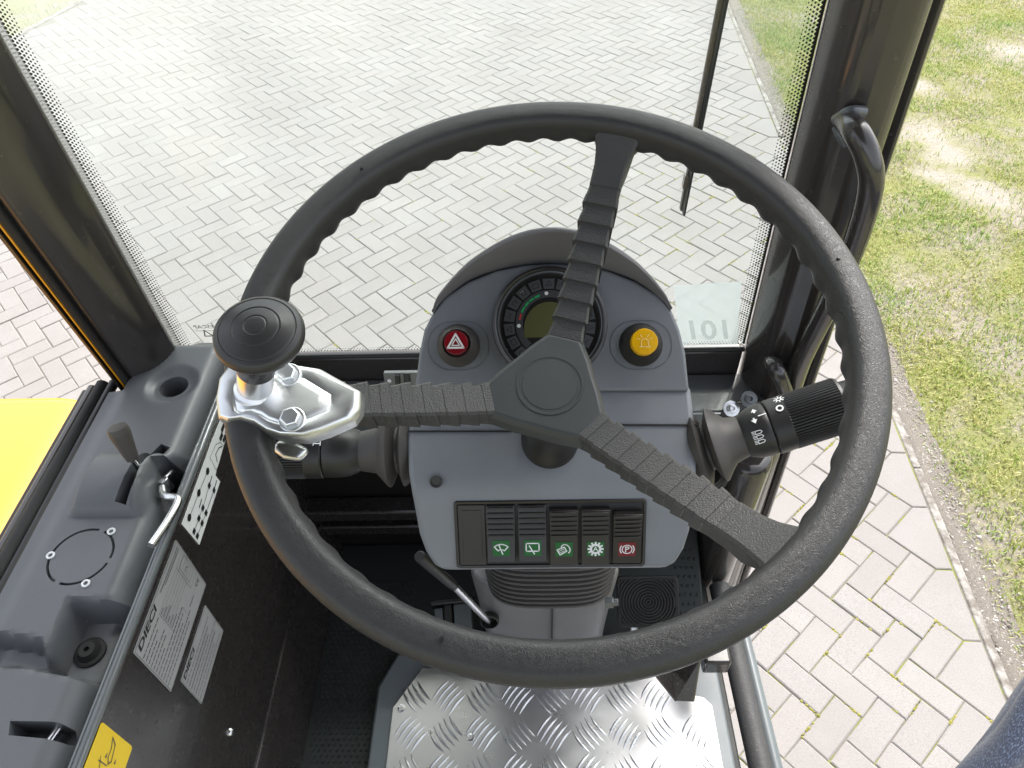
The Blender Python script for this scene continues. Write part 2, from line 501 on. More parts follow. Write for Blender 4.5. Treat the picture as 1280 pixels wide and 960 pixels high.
def denim_mat():
    t = NT('denim'); c = t.coord('UV')
    mp = t.n('Mapping'); mp.inputs['Scale'].default_value = (1, .34, 1); mp.inputs['Rotation'].default_value = (0, 0, R_(24)); t.l(c, mp.inputs[0])
    fl = t.ramp(t.noise(mp.outputs[0], 950, 2, .6), [(.50, (0, 0, 0)), (.68, (1, 1, 1))])
    base = t.mix(t.noise(c, 9, 4, .6), (.004, .008, .023), (.011, .019, .047))
    t.set(Base_Color=t.mix(t.math('MULTIPLY', fl, .7), base, (.10, .14, .22)), Roughness=.85, Sheen_Weight=.15)
    t.bump(t.noise(mp.outputs[0], 950, 2, .6), .5, .0012); return t.m
M['denim'] = denim_mat()

# ------------------------------------------------------------------ ground, paving, kerb, grass
DAZ = R_(-47.96)
EA = np.array([math.cos(DAZ), math.sin(DAZ)]); EB = np.array([-EA[1], EA[0]])
def lat(a, b): r = EA * (a - 2.34) * UNIT + EB * (b + 13.86) * UNIT; return r
def tolat(x, y): p = np.array([x, y]); return np.array([p @ EA, p @ EB]) / UNIT + np.array([2.34, -13.86])


def outside_px(poly, u, v):
    inside = False; n = len(poly)
    for i in range(n):
        (x0, y0), (x1, y1) = poly[i], poly[(i + 1) % n]
        if (y0 > v) != (y1 > v) and u < (x1 - x0) * (v - y0) / (y1 - y0) + x0: inside = not inside
    return not inside


ground = MB()
gx = np.linspace(-60, 60, 61); gy = np.linspace(-50, 70, 61)
ground.add([(x, y, -.022) for y in gy for x in gx], [(j * 61 + i, j * 61 + i + 1, (j + 1) * 61 + i + 1, (j + 1) * 61 + i) for j in range(60) for i in range(60)])
tag(ground.build('ground', M['soil']), 'sandy soil with thin grass beyond the paving', None, None, 'structure')

# far left corner of the paving: a straight edge seen at the top left of the windscreen
K0, K1 = atz(12, 52, 0)[:2], atz(108, 0, 0)[:2]
KD = unit(K1 - K0); KN = np.array([-KD[1], KD[0]])     # KN points away from the paving
if KN[1] < 0: KN = -KN


def paved(x, y):
    if (np.array([x, y]) - K0) @ KN > -.02: return False
    a, b = tolat(x, y)
    k = round(-a / 2)
    for q in range(k - 2, k + 3):
        if a > -2 * q and b > 7 + 2 * q: return False
    return True


pave = MB()
bl = [lat(2.0 - 2 * q, 7.5 + 2 * q) for q in (-30, 75)]
e_out = unit(bl[1] - bl[0])
pp = [tuple(lat(-2 * q + 1.5, 8.5 + 2 * q)) for q in (-26, 75)]
pave.poly(WORLD, [pp[0], pp[1], tuple(K0 + KD * 3.4), tuple(K0 - KD * 3.2), (-9, -3)], -.0050)
pavement = tag(pave.build('pavement', M['joint'], smooth=False), 'herringbone paving of grey concrete bricks', None, None, 'structure')


def brick_mesh(pts, h=.05, ch=.0028, inset=.0017):
    """a bevelled stone over a polygon outline"""
    P = [np.array(p, float) for p in pts]; n = len(P)
    area = sum(P[i][0] * P[(i + 1) % n][1] - P[(i + 1) % n][0] * P[i][1] for i in range(n))
    if area < 0: P = P[::-1]
    def off(d):
        out = []
        for i in range(n):
            a, b, c = P[i - 1], P[i], P[(i + 1) % n]
            n1 = unit([-(b - a)[1], (b - a)[0]]); n2 = unit([-(c - b)[1], (c - b)[0]])
            out.append(b + (n1 + n2) * d / (1 + n1 @ n2))
        return out
    r0, r1 = off(inset), off(inset + ch)
    vs = [(*p, -h) for p in r0] + [(*p, -ch * .7) for p in r0] + [(*p, 0) for p in r1]
    fs = [tuple(range(2 * n, 3 * n))]
    for k in (0, n): fs += [(k + i, k + (i + 1) % n, k + n + (i + 1) % n, k + n + i) for i in range(n)]
    return vs, fs


bricks = []                       # (centre a, b, rotated?)
for mm in range(-130, 60):
    for nn in range(-70, 70):
        A, B = mm + 2 * nn, mm - 2 * nn
        for (ca, cb, r) in ((A + 1, B - .5, 0), (A + .5, B + 1, 1)):
            x, y = lat(ca, cb)
            if x < -7.2 or x > 2.6 or y < -1.2 or y > 11.5: continue
            if paved(x, y): bricks.append((ca, cb, r, x, y))
WIN = [(20, 0), (1030, 0), (930, 425), (235, 428)]
SIDE = [(0, 290), (148, 478), (60, 492), (0, 492)]
DOOR = [(1050, 430), (1100, 430), (1230, 900), (1205, 960), (975, 960), (925, 800), (960, 600)]
POD = [(525, 440), (540, 380), (600, 310), (690, 290), (780, 315), (850, 390), (855, 440)]
cen = np.array([(b[3], b[4], 0) for b in bricks]); pr = proj(cen)
score = []
for i, b in enumerate(bricks):
    u, v, d = pr[i]
    if d < .3: continue
    vis = not outside_px(WIN, u, v) or not outside_px(SIDE, u, v) or not outside_px(DOOR, u, v)
    if not vis or not outside_px(POD, u, v): continue
    score.append((d, i))
score.sort()
single = set(i for _, i in score[:292])
hl = [(-UNIT, -UNIT / 2), (UNIT, -UNIT / 2), (UNIT, UNIT / 2), (-UNIT, UNIT / 2)]
bme = []
for k in range(6):
    jit = [(p[0] + rng.uniform(-.0015, .0015), p[1] + rng.uniform(-.0015, .0015)) for p in hl]
    vs, fs = brick_mesh(jit, .05, .0034 + .0008 * (k % 3), .0017)
    me = bpy.data.meshes.new('paver'); me.from_pydata([tuple(map(float, v)) for v in vs], [], fs); me.materials.append(M['paver']); bme.append(me)
rest = MB()
for i, (ca, cb, r, x, y) in enumerate(bricks):
    ang = DAZ + (math.pi / 2 if r else 0) + rng.normal(0, .004)
    z = rng.normal(0, .0011); tx, ty = rng.normal(0, .004, 2)
    if i in single:
        o = bpy.data.objects.new('paver', bme[i % 6]); COL.objects.link(o)
        o.location = (x, y, z); o.rotation_euler = (tx, ty, ang); o.parent = pavement
    else:
        c, s = math.cos(ang), math.sin(ang); me = bme[i % 6]
        rest.add([(x + v.co.x * c - v.co.y * s, y + v.co.x * s + v.co.y * c, z + v.co.z + v.co.x * ty) for v in me.vertices], [tuple(p.vertices) for p in me.polygons])
tag(rest.build('paver_field', M['paver'], pavement, smooth=False, fix=False), None, None, None, 'stuff')
# bishop's-mitre edge stones
for q in range(-12, 52):
    ap = [lat(-2 * q, 7 + 2 * q), lat(2 - 2 * q, 7 + 2 * q), lat(2.45 - 2 * q, 7.45 + 2 * q), lat(.45 - 2 * q, 9.45 + 2 * q), lat(-2 * q, 9 + 2 * q)]
    c = sum(ap) / 5
    if (c - K0) @ KN > -.3: continue
    vs, fs = brick_mesh([p - c for p in ap], .05, .004, .0028)
    me = bpy.data.meshes.new('edge_paver'); me.from_pydata([tuple(map(float, v)) for v in vs], [], fs); me.materials.append(M['paver'])
    o = bpy.data.objects.new('edge_paver', me); COL.objects.link(o); o.location = (*c, rng.normal(0, .001)); o.parent = pavement

# moss cushions sitting in the joints near the doorway
moss = MB()
for (ca, cb, rr_, x, y) in bricks:
    if x < -1.2 or y > 5.5: continue
    for ex_, ey_ in (((-1, -.5), (1, -.5)), ((1, -.5), (1, .5))):
        if rng.random() > (.36 if x > .35 else .07): continue
        n_ = rng.integers(4, 15); t0 = rng.uniform(0, .8) if rng.random() < .6 else (0. if rng.random() < .5 else .85)
        for q in range(n_):
            t_ = min(1.02, max(-.02, t0 + rng.normal(0, .10))); la = ex_[0] + (ey_[0] - ex_[0]) * t_; lb = ex_[1] + (ey_[1] - ex_[1]) * t_
            if rr_: la, lb = lb, la
            c_ = lat(ca + la, cb + lb) + rng.normal(0, .0022, 2); r_ = rng.uniform(.0028, .0085); h_ = rng.uniform(.0035, .0075)
            an = rng.uniform(0, 1)
            moss.add([(c_[0] + r_ * math.cos(an + k_ * math.pi / 3), c_[1] + r_ * math.sin(an + k_ * math.pi / 3), -.0052) for k_ in range(6)] + [(c_[0] + r_ * .6 * math.cos(an + k_ * math.pi / 3), c_[1] + r_ * .6 * math.sin(an + k_ * math.pi / 3), -.0045 + h_ * .8) for k_ in range(6)] + [(c_[0], c_[1], -.0045 + h_)], [(k_, (k_ + 1) % 6, 6 + (k_ + 1) % 6, 6 + k_) for k_ in range(6)] + [(6 + k_, 6 + (k_ + 1) % 6, 12) for k_ in range(6)])
t = NT('moss'); t.set(Base_Color=t.ramp(t.noise(t.pos(), 60, 4, .7), [(.3, (.13, .14, .022)), (.55, (.25, .235, .05)), (.75, (.32, .26, .09))]), Roughness=.95)
t.bump(t.noise(t.pos(), 900, 3), .8, .001)
tag(moss.build('moss', t.m, smooth=True, fix=False, angle=70), 'yellow-green moss cushions in the paving joints', 'moss', None, 'stuff')

# concrete edging along the right border, in metre-long lengths
b0 = lat(2.45 + 24, 7.45 - 24); bd = unit(lat(.45, 9.45) - lat(2.45, 7.45)); bn = np.array([bd[1], -bd[0]])
kerb = MB(); kl = .995
KF = Fr((*b0, 0), (*bd, 0), (-bn[0], -bn[1], 0))
for k in range(0, 16):
    z = rng.normal(0, .002)
    kerb.box(KF, (k + .0, k + kl), (-.040, -.004), (-.10, -.003 + z))
tag(kerb.build('kerb', M['kerb'], None, .006), 'narrow concrete edging strip between paving and grass', None, None, 'structure')
kerb2 = MB(); K2 = Fr((*K0, 0), (*KD, 0), (*KN, 0))
for k in range(-3, 4): kerb2.box(K2, (k, k + kl), (.0, .06), (-.1, .012))
tag(kerb2.build('kerb', M['kerb'], None, .006), 'far concrete edging strip at the corner of the paving', None, None, 'structure')


def right_d(x, y):               # distance outside the right edging
    return (np.array([x, y]) - b0) @ bn - .06


def blades(count, sampler, name, label, lmin, lmax):
    V = []; F = []
    for _ in range(count):
        s = sampler()
        if s is None: continue
        x, y, k = s
        L = rng.uniform(lmin, lmax) * k; w = rng.uniform(.0013, .0028) * (.8 + .4 * k)
        a = rng.uniform(0, 2 * math.pi); lean = rng.uniform(.35, 1.35)
        dx, dy = math.cos(a), math.sin(a); px_, py_ = -dy * w, dx * w
        b = len(V); h1 = L * .55; l1 = L * .5 * math.sin(lean * .6); l2 = L * math.sin(lean); h2 = L * max(.12, math.cos(lean))
        z0 = -.024
        V += [(x - px_, y - py_, z0), (x + px_, y + py_, z0), (x + dx * l1 + px_ * .8, y + dy * l1 + py_ * .8, z0 + h1 * math.cos(lean * .6)), (x + dx * l1 - px_ * .8, y + dy * l1 - py_ * .8, z0 + h1 * math.cos(lean * .6)), (x + dx * l2, y + dy * l2, z0 + h2)]
        F += [(b, b + 1, b + 2, b + 3), (b + 3, b + 2, b + 4)]
    mb = MB(); mb.v = V; mb.f = F; mb.m = [0] * len(F)
    return tag(mb.build(name, M['grass'], smooth=False, fix=False), label, 'grass', None, 'stuff')


# patchy cover: value noise decides where the soil shows
GN = rng.random((64, 64))
def vnoise(x, y):
    x, y = x % 63, y % 63; i, j = int(x), int(y); fx, fy = x - i, y - j
    fx, fy = fx * fx * (3 - 2 * fx), fy * fy * (3 - 2 * fy); i2, j2 = (i + 1) % 64, (j + 1) % 64
    return (GN[i, j] * (1 - fx) + GN[i2, j] * fx) * (1 - fy) + (GN[i, j2] * (1 - fx) + GN[i2, j2] * fx) * fy
def g_right():
    d = rng.random() ** 1.25 * 4.2 + .02; s = 4.6 * rng.random() ** .9 * 2 + .2
    p = b0 + bd * (2.2 + s) + bn * (.06 + d); x, y = p
    c = vnoise(x * 2.3 + 9, y * 2.3) * .6 + vnoise(x * 7, y * 7 + 5) * .4
    edge = .01 + .11 * vnoise(s * 3.1, 3.3) + .10 * vnoise(s * 13, 1.7)
    if d < edge and rng.random() > .10 + .25 * d / edge: return None
    for q, r in BARE:
        e = math.hypot(x - q[0], (y - q[1]) * .8) / r
        if e < 1 and rng.random() > .10 + .6 * e ** 2: return None
    if c < .32 and rng.random() > .5: return None
    return x, y, .55 + .6 * c
def g_all():
    if rng.random() < .74: return g_right()
    d = 4.2 * rng.random() ** .8 + 3.2 if rng.random() < .6 else 7.4 * rng.random(); s = rng.uniform(-3, 18)
    if d < 4.2 and 2.4 < s < 11.4: s = 11.4 + rng.random() * 6.5 if rng.random() < .7 else -3 + rng.random() * 5.4
    x, y = b0 + bd * s + bn * (.2 + d)
    c = vnoise(x * 2.3 + 9, y * 2.3) * .6 + vnoise(x * 7, y * 7 + 5) * .4
    if c < .36 and rng.random() > .42: return None
    return x, y, .8 + .7 * c
blades(225000, g_all, 'grass', 'short patchy green and straw grass right of the paving', .022, .060)
def g_left():
    t = rng.uniform(-2.6, 2.2); d = rng.random() ** 1.3 * 3.5 + .08
    p = K0 + KD * t + KN * d; x, y = p
    if vnoise(x * 2, y * 2) < .4 and rng.random() < .75: return None
    return x, y, .9
blades(7000, g_left, 'grass', 'sparse grass behind the far left corner of the paving', .03, .07)

bank = MB(); nbk = 700
rows_ = []
for k in range(nbk):
    s_ = .8 + k * .0135; o_ = .024 + .016 * vnoise(s_ * 9, 2.1) + .012 * vnoise(s_ * 31, 5.2)
    rows_.append([A3(*(b0 + bd * s_ + bn * (o_ + q)), z_ + .003 * vnoise(s_ * 25 + q * 90, q * 40)) for q, z_ in ((-.004, -.008), (.010, -.0015), (.04, -.005), (.08, -.013), (.14, -.026))])
bank.loft(rows_, False, False)
t = NT('edge_soil'); c_ = t.pos()
t.set(Base_Color=t.mix(t.noise(c_, 130, 6, .75), (.08, .068, .055), (.34, .305, .26)), Roughness=.95); t.bump(t.noise(c_, 160, 6, .75), 1., .008)
tag(bank.build('soil_bank', t.m, fix=False), 'gritty soil banked against the edging', None, None, 'structure')
stones = MB()
ico = [(0, 0, 1), (.9, 0, .2), (.2, .85, .1), (-.8, .4, .15), (-.6, -.7, .2), (.4, -.8, .1)]
icf = [(0, 1, 2), (0, 2, 3), (0, 3, 4), (0, 4, 5), (0, 5, 1)]
for _ in range(9000):
    d = abs(rng.normal(.0, .10)) - .03; s = rng.random() * 8 + 1.6; 
    p = b0 + bd * s + bn * (.066 + d); r = rng.uniform(.0015, .0055) * (1 if rng.random() < .93 else 1.7); a = rng.uniform(0, 6.3)
    c, n_ = math.cos(a) * r, math.sin(a) * r
    stones.add([(p[0] + q[0] * c - q[1] * n_, p[1] + q[0] * n_ + q[1] * c, (-.004 - .1 * max(0, d)) + q[2] * r * .8 + .001) for q in ico], icf)
tag(stones.build('gravel', M['stone'], smooth=False, fix=False), 'loose grit and small stones along the edging', 'gravel', None, 'stuff')

# ------------------------------------------------------------------ cab frame
YW = .76                         # windscreen plane
FLOOR = 1.50


def vprism(mb, pts, z0, z1, mi=0): return mb.prism(WORLD, pts, z0, z1, mi)


root = tag(empty('cab_pillar', (-.56, .74, 1.2)), 'dark grey cab pillar left of the windscreen, brown sheen and thin yellow line', 'pillar', None, 'thing')
def leaning(pts, z0=1.80, z1=3.1, zr=1.98):
    """a post whose edges lean outward by their own amount per metre"""
    mb = MB(); mb.loft([[A3(x + k * (z - zr), y, z) for x, y, k in pts] for z in (z0, z1)]); return mb
cv = []
for k in range(11):
    t_ = k / 10; b_ = math.sin(math.pi * t_) * .010
    cv.append((-.452 - .038 * t_ + b_ * .8, .672 - .052 * t_ - b_ * .6, -.043 - .062 * t_))
leaning(cv + [(-.512, .632, -.115), (-.56, .70, -.1), (-.53, .765, -.06), (-.5045, .7585, -.046)]).build('post', M['frame'], root, .004, 2, 50)
leaning([(-.4935, .616, -.108), (-.500, .613, -.115), (-.503, .63, -.115), (-.4965, .634, -.11)]).build('door_seal', M['rubber'], root, .002, 2)
leaning([(-.5035, .617, -.116), (-.5062, .617, -.118), (-.509, .635, -.118), (-.506, .635, -.116)]).build('painted_edge', M['yellow'], root, .0006)
leaning([(-.5075, .614, -.118), (-.5135, .617, -.126), (-.5175, .65, -.126), (-.511, .65, -.12)]).build('door_frame', M['black'], root, .0015)

root = tag(empty('cab_pillar', (.36, .74, 1.0)), 'dark grey cab pillar on the right, between windscreen and open doorway', 'pillar', None, 'thing')
leaning([(x, y, -.024) for x, y in ((.303, .765), (.303, .735), (.318, .70), (.352, .688), (.378, .70), (.386, .735), (.376, .775), (.33, .785))], 1.05, 3.1, 1.9).build('post', M['frame'], root, .012, 3)
leaning([(x, y, -.03) for x, y in ((.3885, .725), (.398, .718), (.406, .73), (.404, .775), (.3885, .77))], 1.05, 3.1, 1.9).build('door_flange', M['frame'], root, .003)
leaning([(x, y, -.045) for x, y in ((.400, .80), (.432, .80), (.438, .83), (.434, .865), (.400, .86))], 1.05, 3.1, 1.9).build('door_frame', M['frame2'], root, .009, 3)
mb = MB(); mb.prism(WORLD, [(.270, .66), (.275, .625), (.292, .606), (.318, .606), (.338, .63), (.342, .69), (.27, .69)], 1.15, 1.795); mb.build('post_foot', M['frame'], root, .016, 4, 50)
mb = MB(); mb.tube(spline([aty(1058, 150, .695), aty(1070, 165, .66), aty(1084, 195, .645), aty(1088, 235, .64), aty(1070, 300, .65), aty(1040, 372, .66), aty(1000, 455, .68), aty(982, 520, .70)], 8), .0125, 20)
mb.build('grab_handle', M['frame'], root)
mb = MB(); mb.tube(spline([aty(1045, 150, .70), aty(1062, 140, .688), aty(1080, 140, .69)], 5), .006, 10); mb.tube(spline([aty(1046, 158, .70), aty(1052, 172, .69), aty(1058, 180, .688)], 5), .005, 10)
mb.build('weld_bead', M['edge'], root)
mb = MB(); mb.tube(spline([aty(963, 452, .70), aty(968, 457, .675), aty(974, 470, .665), aty(982, 492, .665), aty(990, 515, .668)], 8), .0105, 18)
mb.build('lower_handle', M['frame'], root)

# front scuttle: cross-beam under the windscreen and the front wall down to the floor
root = tag(empty('front_scuttle', (-.1, .74, 1.3)), 'dark painted cross-beam and front wall under the windscreen', 'cab wall', None, 'thing')
mb = MB(); mb.box(WORLD, (-.508, .30), (.749, .7675), (1.80, 1.888)); mb.build('glass_rail', M['frame'], root, .003)
mb = MB(); mb.tube([A3(-.508, .7535, 1.8885), A3(.302, .7535, 1.8885)], .0038, 10); mb.build('glass_seal', M['black'], root)
mb = MB(); mb.box(WORLD, (-.50, .33), (.672, .7485), (1.80, 1.846)); mb.build('cross_beam', M['ledge'], root, .004, 3)
mb = MB(); mb.box(WORLD, (-.50, .33), (.667, .6715), (1.812, 1.8475)); mb.build('beam_lip', M['edge'], root, .001)
mb = MB(); mb.box(WORLD, (-.50, .335), (.69, .735), (1.30, 1.7995)); mb.build('front_wall', M['dark'], root, .004)
mb = MB()
for k in range(2): mb.box(WORLD, (-.40, .31), (.668 - .012 * k, .6895), (1.55 + .06 * k, 1.575 + .06 * k))
mb.build('stiffening_rib', M['frame2'], root, .004)
bp = aty(492, 474, .65)
FB = Fr(bp, (1, 0, 0), (0, .35, .94))
mb = MB(); mb.box(FB, (-.012, .036), (-.012, .010), (-.006, .003)); mb.build('connector_block', M['edge'], root, .001)
mb = MB(); mb.box(FB, (.003, .009), (-.009, .008), (.003, .007)); mb.build('relay', M['black'], root, .001)
mb = MB(); mb.box(FB, (.014, .022), (-.008, .010), (.003, .006)); mb.build('relay', M['black'], root, .001)
mb = MB(); mb.lathe(axis_frame(FB.p(-.005, -.001, .003), FB.z), [(.0, .0), (.0028, .0), (.0024, .0012), (0.0001, .0014)], 12); mb.build('clip', M['white'], root)
FR = Fr(aty(905, 530, .66), (1, 0, 0), (0, .5, .87))
mb = MB(); mb.prism(FR, [(.0, .03), (.06, .035), (.07, .0), (.06, -.04), (.02, -.05), (-.02, -.03)], -.004, .003); mb.build('hinge_bracket', M['frame'], root, .002)
for i, (u, v) in enumerate(((914, 511), (936, 499))):
    f = axis_frame(aty(u, v, .652), (0, -.6, .8))
    mb = MB(); mb.lathe(f, [(.011, 0), (.011, .002), (.0065, .0022), (.0062, .007), (.003, .0075), (.003, .004)], 16); mb.build('bolt', M['steel'] if i == 0 else M['edge'], root, .0004)

# roof lining above the driver (it shades the cab)
mb = MB(); mb.box(WORLD, (-.62, .46), (-.95, .80), (3.10, 3.16)); tag(mb.build('ceiling', M['dark'], None, .02), 'dark cab roof lining over the driver', None, None, 'structure')

# windscreen
root = tag(empty('windscreen', (-.1, YW, 1.9)), 'large clear windscreen with dotted dark border above the cross-beam', 'windscreen', None, 'thing')
wl, wr, wb, wt = -.508, .303, 1.893, 3.1
def lean_x(x, z): return x + (-.046 if x < 0 else -.024) * (z - 1.9)
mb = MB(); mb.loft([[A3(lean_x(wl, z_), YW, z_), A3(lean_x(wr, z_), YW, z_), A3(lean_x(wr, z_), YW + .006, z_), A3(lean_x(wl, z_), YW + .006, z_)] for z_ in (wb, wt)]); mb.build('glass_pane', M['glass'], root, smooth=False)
mb = MB(); FW = Fr((0, YW - .0006, 0), (1, 0, 0), (0, 0, 1))
for side, x0, sg in (('l', wl, 1), ('r', wr, -1)):
    rows = int((2.75 - wb) / .0042)
    for k in range(rows):
        z = wb + .004 + k * .0042
        for c in range(5):
            r = .0018 - .0002 * c
            x = lean_x(x0, z) + sg * ((.0068 if sg > 0 else .0035) + c * .0034) ; zz = z + (.0021 if c % 2 else 0)
            mb.poly(FW, [(x - r, zz), (x, zz - r), (x + r, zz), (x, zz + r)])
for k in range(int((wr - wl) / .0042)):
    x = wl + .004 + k * .0042
    for c in range(2):
        r = .0014 - .0004 * c; zz = wb + .002 + c * .0034; xx = x + (.0021 if c else 0)
        mb.poly(FW, [(xx - r, zz), (xx, zz - r), (xx + r, zz), (xx, zz + r)])
for x_, d_ in ((wl, .003), (wr, -.003)): mb.poly(FW, [(x_, wb), (x_ + d_, wb), (lean_x(x_, 2.75) + d_, 2.75), (lean_x(x_, 2.75), 2.75)], .0001)
tag(mb.build('dotted_border', M['black_print'], root, smooth=False), 'fine black dot print along the glass edge')
s = [aty(u, v, YW - .001) for u, v in ((842, 357), (927, 352), (922, 431), (850, 433))]
s = [(p[0], p[2]) for p in s]
mb = MB(); mb.poly(FW, s, .0); st = mb.build('number_sticker', M['sticker'], root, smooth=False); st['label'] = 'white translucent sticker with mirrored figures 101'
mb = MB(); c0 = aty(914, 423, YW - .001)
M['sticker_ink'] = sticker('sticker_ink', (.34, .37, .37), .45)
text_mb(mb, '101', Fr((c0[0] + .004, YW - .0012, c0[2]), (1, 0, 0), (0, 0, 1)), .050, 0, 0, .3, True, .9, .02)
mb.build('figures', M['sticker_ink'], st, smooth=False)
mb = MB(); c0 = aty(268, 410, YW - .001)
text_mb(mb, 'ESCAP', Fr((c0[0], YW - .0012, c0[2]), (1, 0, 0), (0, 0, 1)), .0085, 0, 0, 0, True, 1.2)
tp = aty(260, 417, YW - .001)
mb.stroke(FW, [(tp[0] - .006, tp[2] - .005), (tp[0] + .006, tp[2] - .005), (tp[0] - .004, tp[2] + .006)], .0016, 0, 0, True)
mb.stroke(FW, [(tp[0] - .016, tp[2] + .005), (tp[0] + .01, tp[2] + .005)], .0006)
mb.build('etched_mark', M['ink'], root, smooth=False)

# wiper on the outside of the glass
root = tag(empty('wiper', aty(853, 262, YW + .03)), 'thin black wiper arm hanging down outside the windscreen', 'wiper')
w0, w1 = aty(853, 262, YW + .02), aty(905, 0, YW + .02)
wd = unit(w1 - w0); L = np.linalg.norm(w1 - w0) + .35
WF = Fr(w0, np.cross(wd, (0, 1, 0)), wd)
mb = MB(); mb.box(WF, (-.0035, .0035), (0, L), (-.004, .004)); mb.build('blade_carrier', M['black'], root, .0012)
mb = MB(); mb.box(WF, (-.0012, .0012), (.0, L), (-.014, -.004)); mb.box(WF, (-.0012, .0012), (.0, L), (.0042, .012)); mb.build('rubber_blade', M['rubber'], root)
mb = MB(); mb.tube([WF.p(.005, .10, -.006), WF.p(.006, .2, -.010), WF.p(.007, L, -.012)], .0035, 8); mb.box(WF, (-.001, .007), (.034, .05), (-.009, .0)); mb.build('arm', paint('painted_amber_reflection', (.07, .045, .02), .2), root, .0006)  # brown base colour stands in for an amber reflection on the arm

# ------------------------------------------------------------------ steering column with instruments
def elev(e): e = R_(e); return A3(0, -math.cos(e), math.sin(e))
SHAFT = A3(.014, .398, 2.124)
N1, N2, N3 = elev(65), elev(50), elev(30)
P2 = on(690, 487, N1, SHAFT); P3 = on(690, 598, N1, SHAFT)
G0 = on(687, 405, N2, P2)
GF = Fr(G0, (1, 0, 0), (0, .766, .643)); GF.z = N2
PF = Fr(on(688, 667, N3, P3), (1, 0, 0), (0, .5, .866)); PF.z = N3
def gl(u, v, h=0.): return tuple(GF.loc(on(u, v, N2, G0 + N2 * h))[:2])
def pl(u, v, h=0.): return tuple(PF.loc(on(u, v, N3, PF.o + N3 * h))[:2])

root = tag(empty('instrument_column', (.014, .50, FLOOR)), 'grey instrument column behind the steering wheel with round gauge and rocker switches', 'dashboard')
COLUMN = root
# upper housing
top = [gl(u, v) for u, v in ((540, 392), (556, 372), (585, 352), (620, 338), (655, 331), (690, 329), (725, 331), (760, 338), (795, 352), (824, 370), (840, 388))]
out = [gl(862, 489), gl(857, 440), gl(850, 412)] + top[::-1] + [gl(530, 412), gl(524, 440), gl(518, 489)]
mb = MB(); mb.prism(GF, [(x * .97 + .0006, y - (.0 if y > -.03 else .0)) for x, y in out], -.12, -.006); mb.prism(GF, out, -.0059, 0.)
mb.build('upper_housing', M['pod'], root, .0035, 3)
# hood: a visor arching over the gauge
rings = []
arc_px = spline([A3(541, 391, 0), A3(552, 374, 0), A3(585, 348, 0), A3(620, 335, 0), A3(655, 328, 0), A3(690, 326, 0), A3(725, 328, 0), A3(760, 335, 0), A3(795, 348, 0), A3(826, 371, 0), A3(839, 387, 0)], 6)
nA = len(arc_px)
for k, q in enumerate(arc_px):
    x, y = gl(q[0], q[1]); t = k / (nA - 1); hgt = .042 * math.sin(math.pi * t) ** 2.1 + .0006
    rad = unit([x * .45, y + .055]); flare = .30
    th_ = .12 + .88 * math.sin(math.pi * t) ** .8
    def pt(o_, h_): return GF.p(x + rad[0] * o_, y + rad[1] * o_, h_)
    rings.append([pt(-.001, .0008), pt(hgt * flare * .55, hgt * .6), pt(hgt * flare, hgt), pt(hgt * flare + .001, hgt + .0014), pt(hgt * flare + .0010 + .0026 * th_, hgt + .0014), pt(hgt * flare + .0010 + .0046 * th_, hgt - .0005), pt(hgt * flare * .8 + .0055 * th_, hgt * .5), pt(.005 * th_, -.01), pt(.002 * th_, -.10), pt(-.003, -.10)])
mb = MB(); mb.loft(rings); mb.build('hood', M['hood'], root, smooth=True, angle=50)
# lower housing: profile rows (Y, Z, x-left, x-right)
def xl(u, v, n, p): return on(u, v, n, p)[0]
a = [(P2[1] + .004, P2[2] - .003, xl(512, 487, N1, SHAFT), xl(866, 489, N1, SHAFT)),
     (.398, 2.124, xl(509, 545, N1, SHAFT), xl(871, 545, N1, SHAFT)),
     (P3[1] + .004, P3[2] + .002, xl(510, 590, N1, SHAFT), xl(872, 590, N1, SHAFT)),
     (P3[1] - .006, P3[2] - .009, xl(513, 612, N3, P3), xl(871, 612, N3, P3))]
for v, ul, ur in ((640, 518, 868), (668, 523, 863), (690, 531, 856), (706, 541, 846)):
    p = on(690, v, N3, P3); a.append((p[1], p[2], xl(ul, v, N3, P3), xl(ur, v, N3, P3)))
p = on(690, 716, N3, P3); a.append((p[1] + .002, p[2], xl(556, 716, N3, P3), xl(832, 716, N3, P3)))
a.append((p[1] + .020, p[2] - .010, a[-1][2] + .006, a[-1][3] - .006))
fr_ = a; bk = [(.50, 2.10), (.50, 2.085), (.50, 2.07), (.49, 2.06), (.48, 2.05), (.47, 2.04), (.46, 2.03), (.45, 2.02), (.45, 2.015), (.45, 2.010)]
rings = []
for (y, z, l, r), (by, bz) in zip(a, bk):
    rings.append([A3(l, y, z), A3((l + r) / 2, y, z), A3(r, y, z), A3(r - .004, by, bz), A3(l + .004, by, bz)])
mb = MB(); mb.loft(rings); mb.build('lower_housing', M['pod'], root, .005, 3, 30)
mb = MB()
for uu in ((509, 640), (772, 872)):
    for k in range(8):
        pass
    pA, pB = on(uu[0], 531 if uu[0] > 700 else 539, N1, SHAFT + N1 * .0003), on(uu[1], 531 if uu[0] > 700 else 539, N1, SHAFT + N1 * .0003)
    f = Fr(pA, pB - pA, (0, .906, .423)); mb.box(f, (0, np.linalg.norm(pB - pA)), (-.0006, .0006), (-.002, .0004))
mb.build('housing_seam', M['black_print'], root)
f = axis_frame(on(545, 602, unit(N1 + N3), P3 + A3(0, -.001, -.001)), N3)
mb = MB(); mb.lathe(f, [(.0055, 0), (.0055, .0012), (.0042, .0012), (.0038, -.002)], 18); mb.build('screw_hole', M['black'], root)

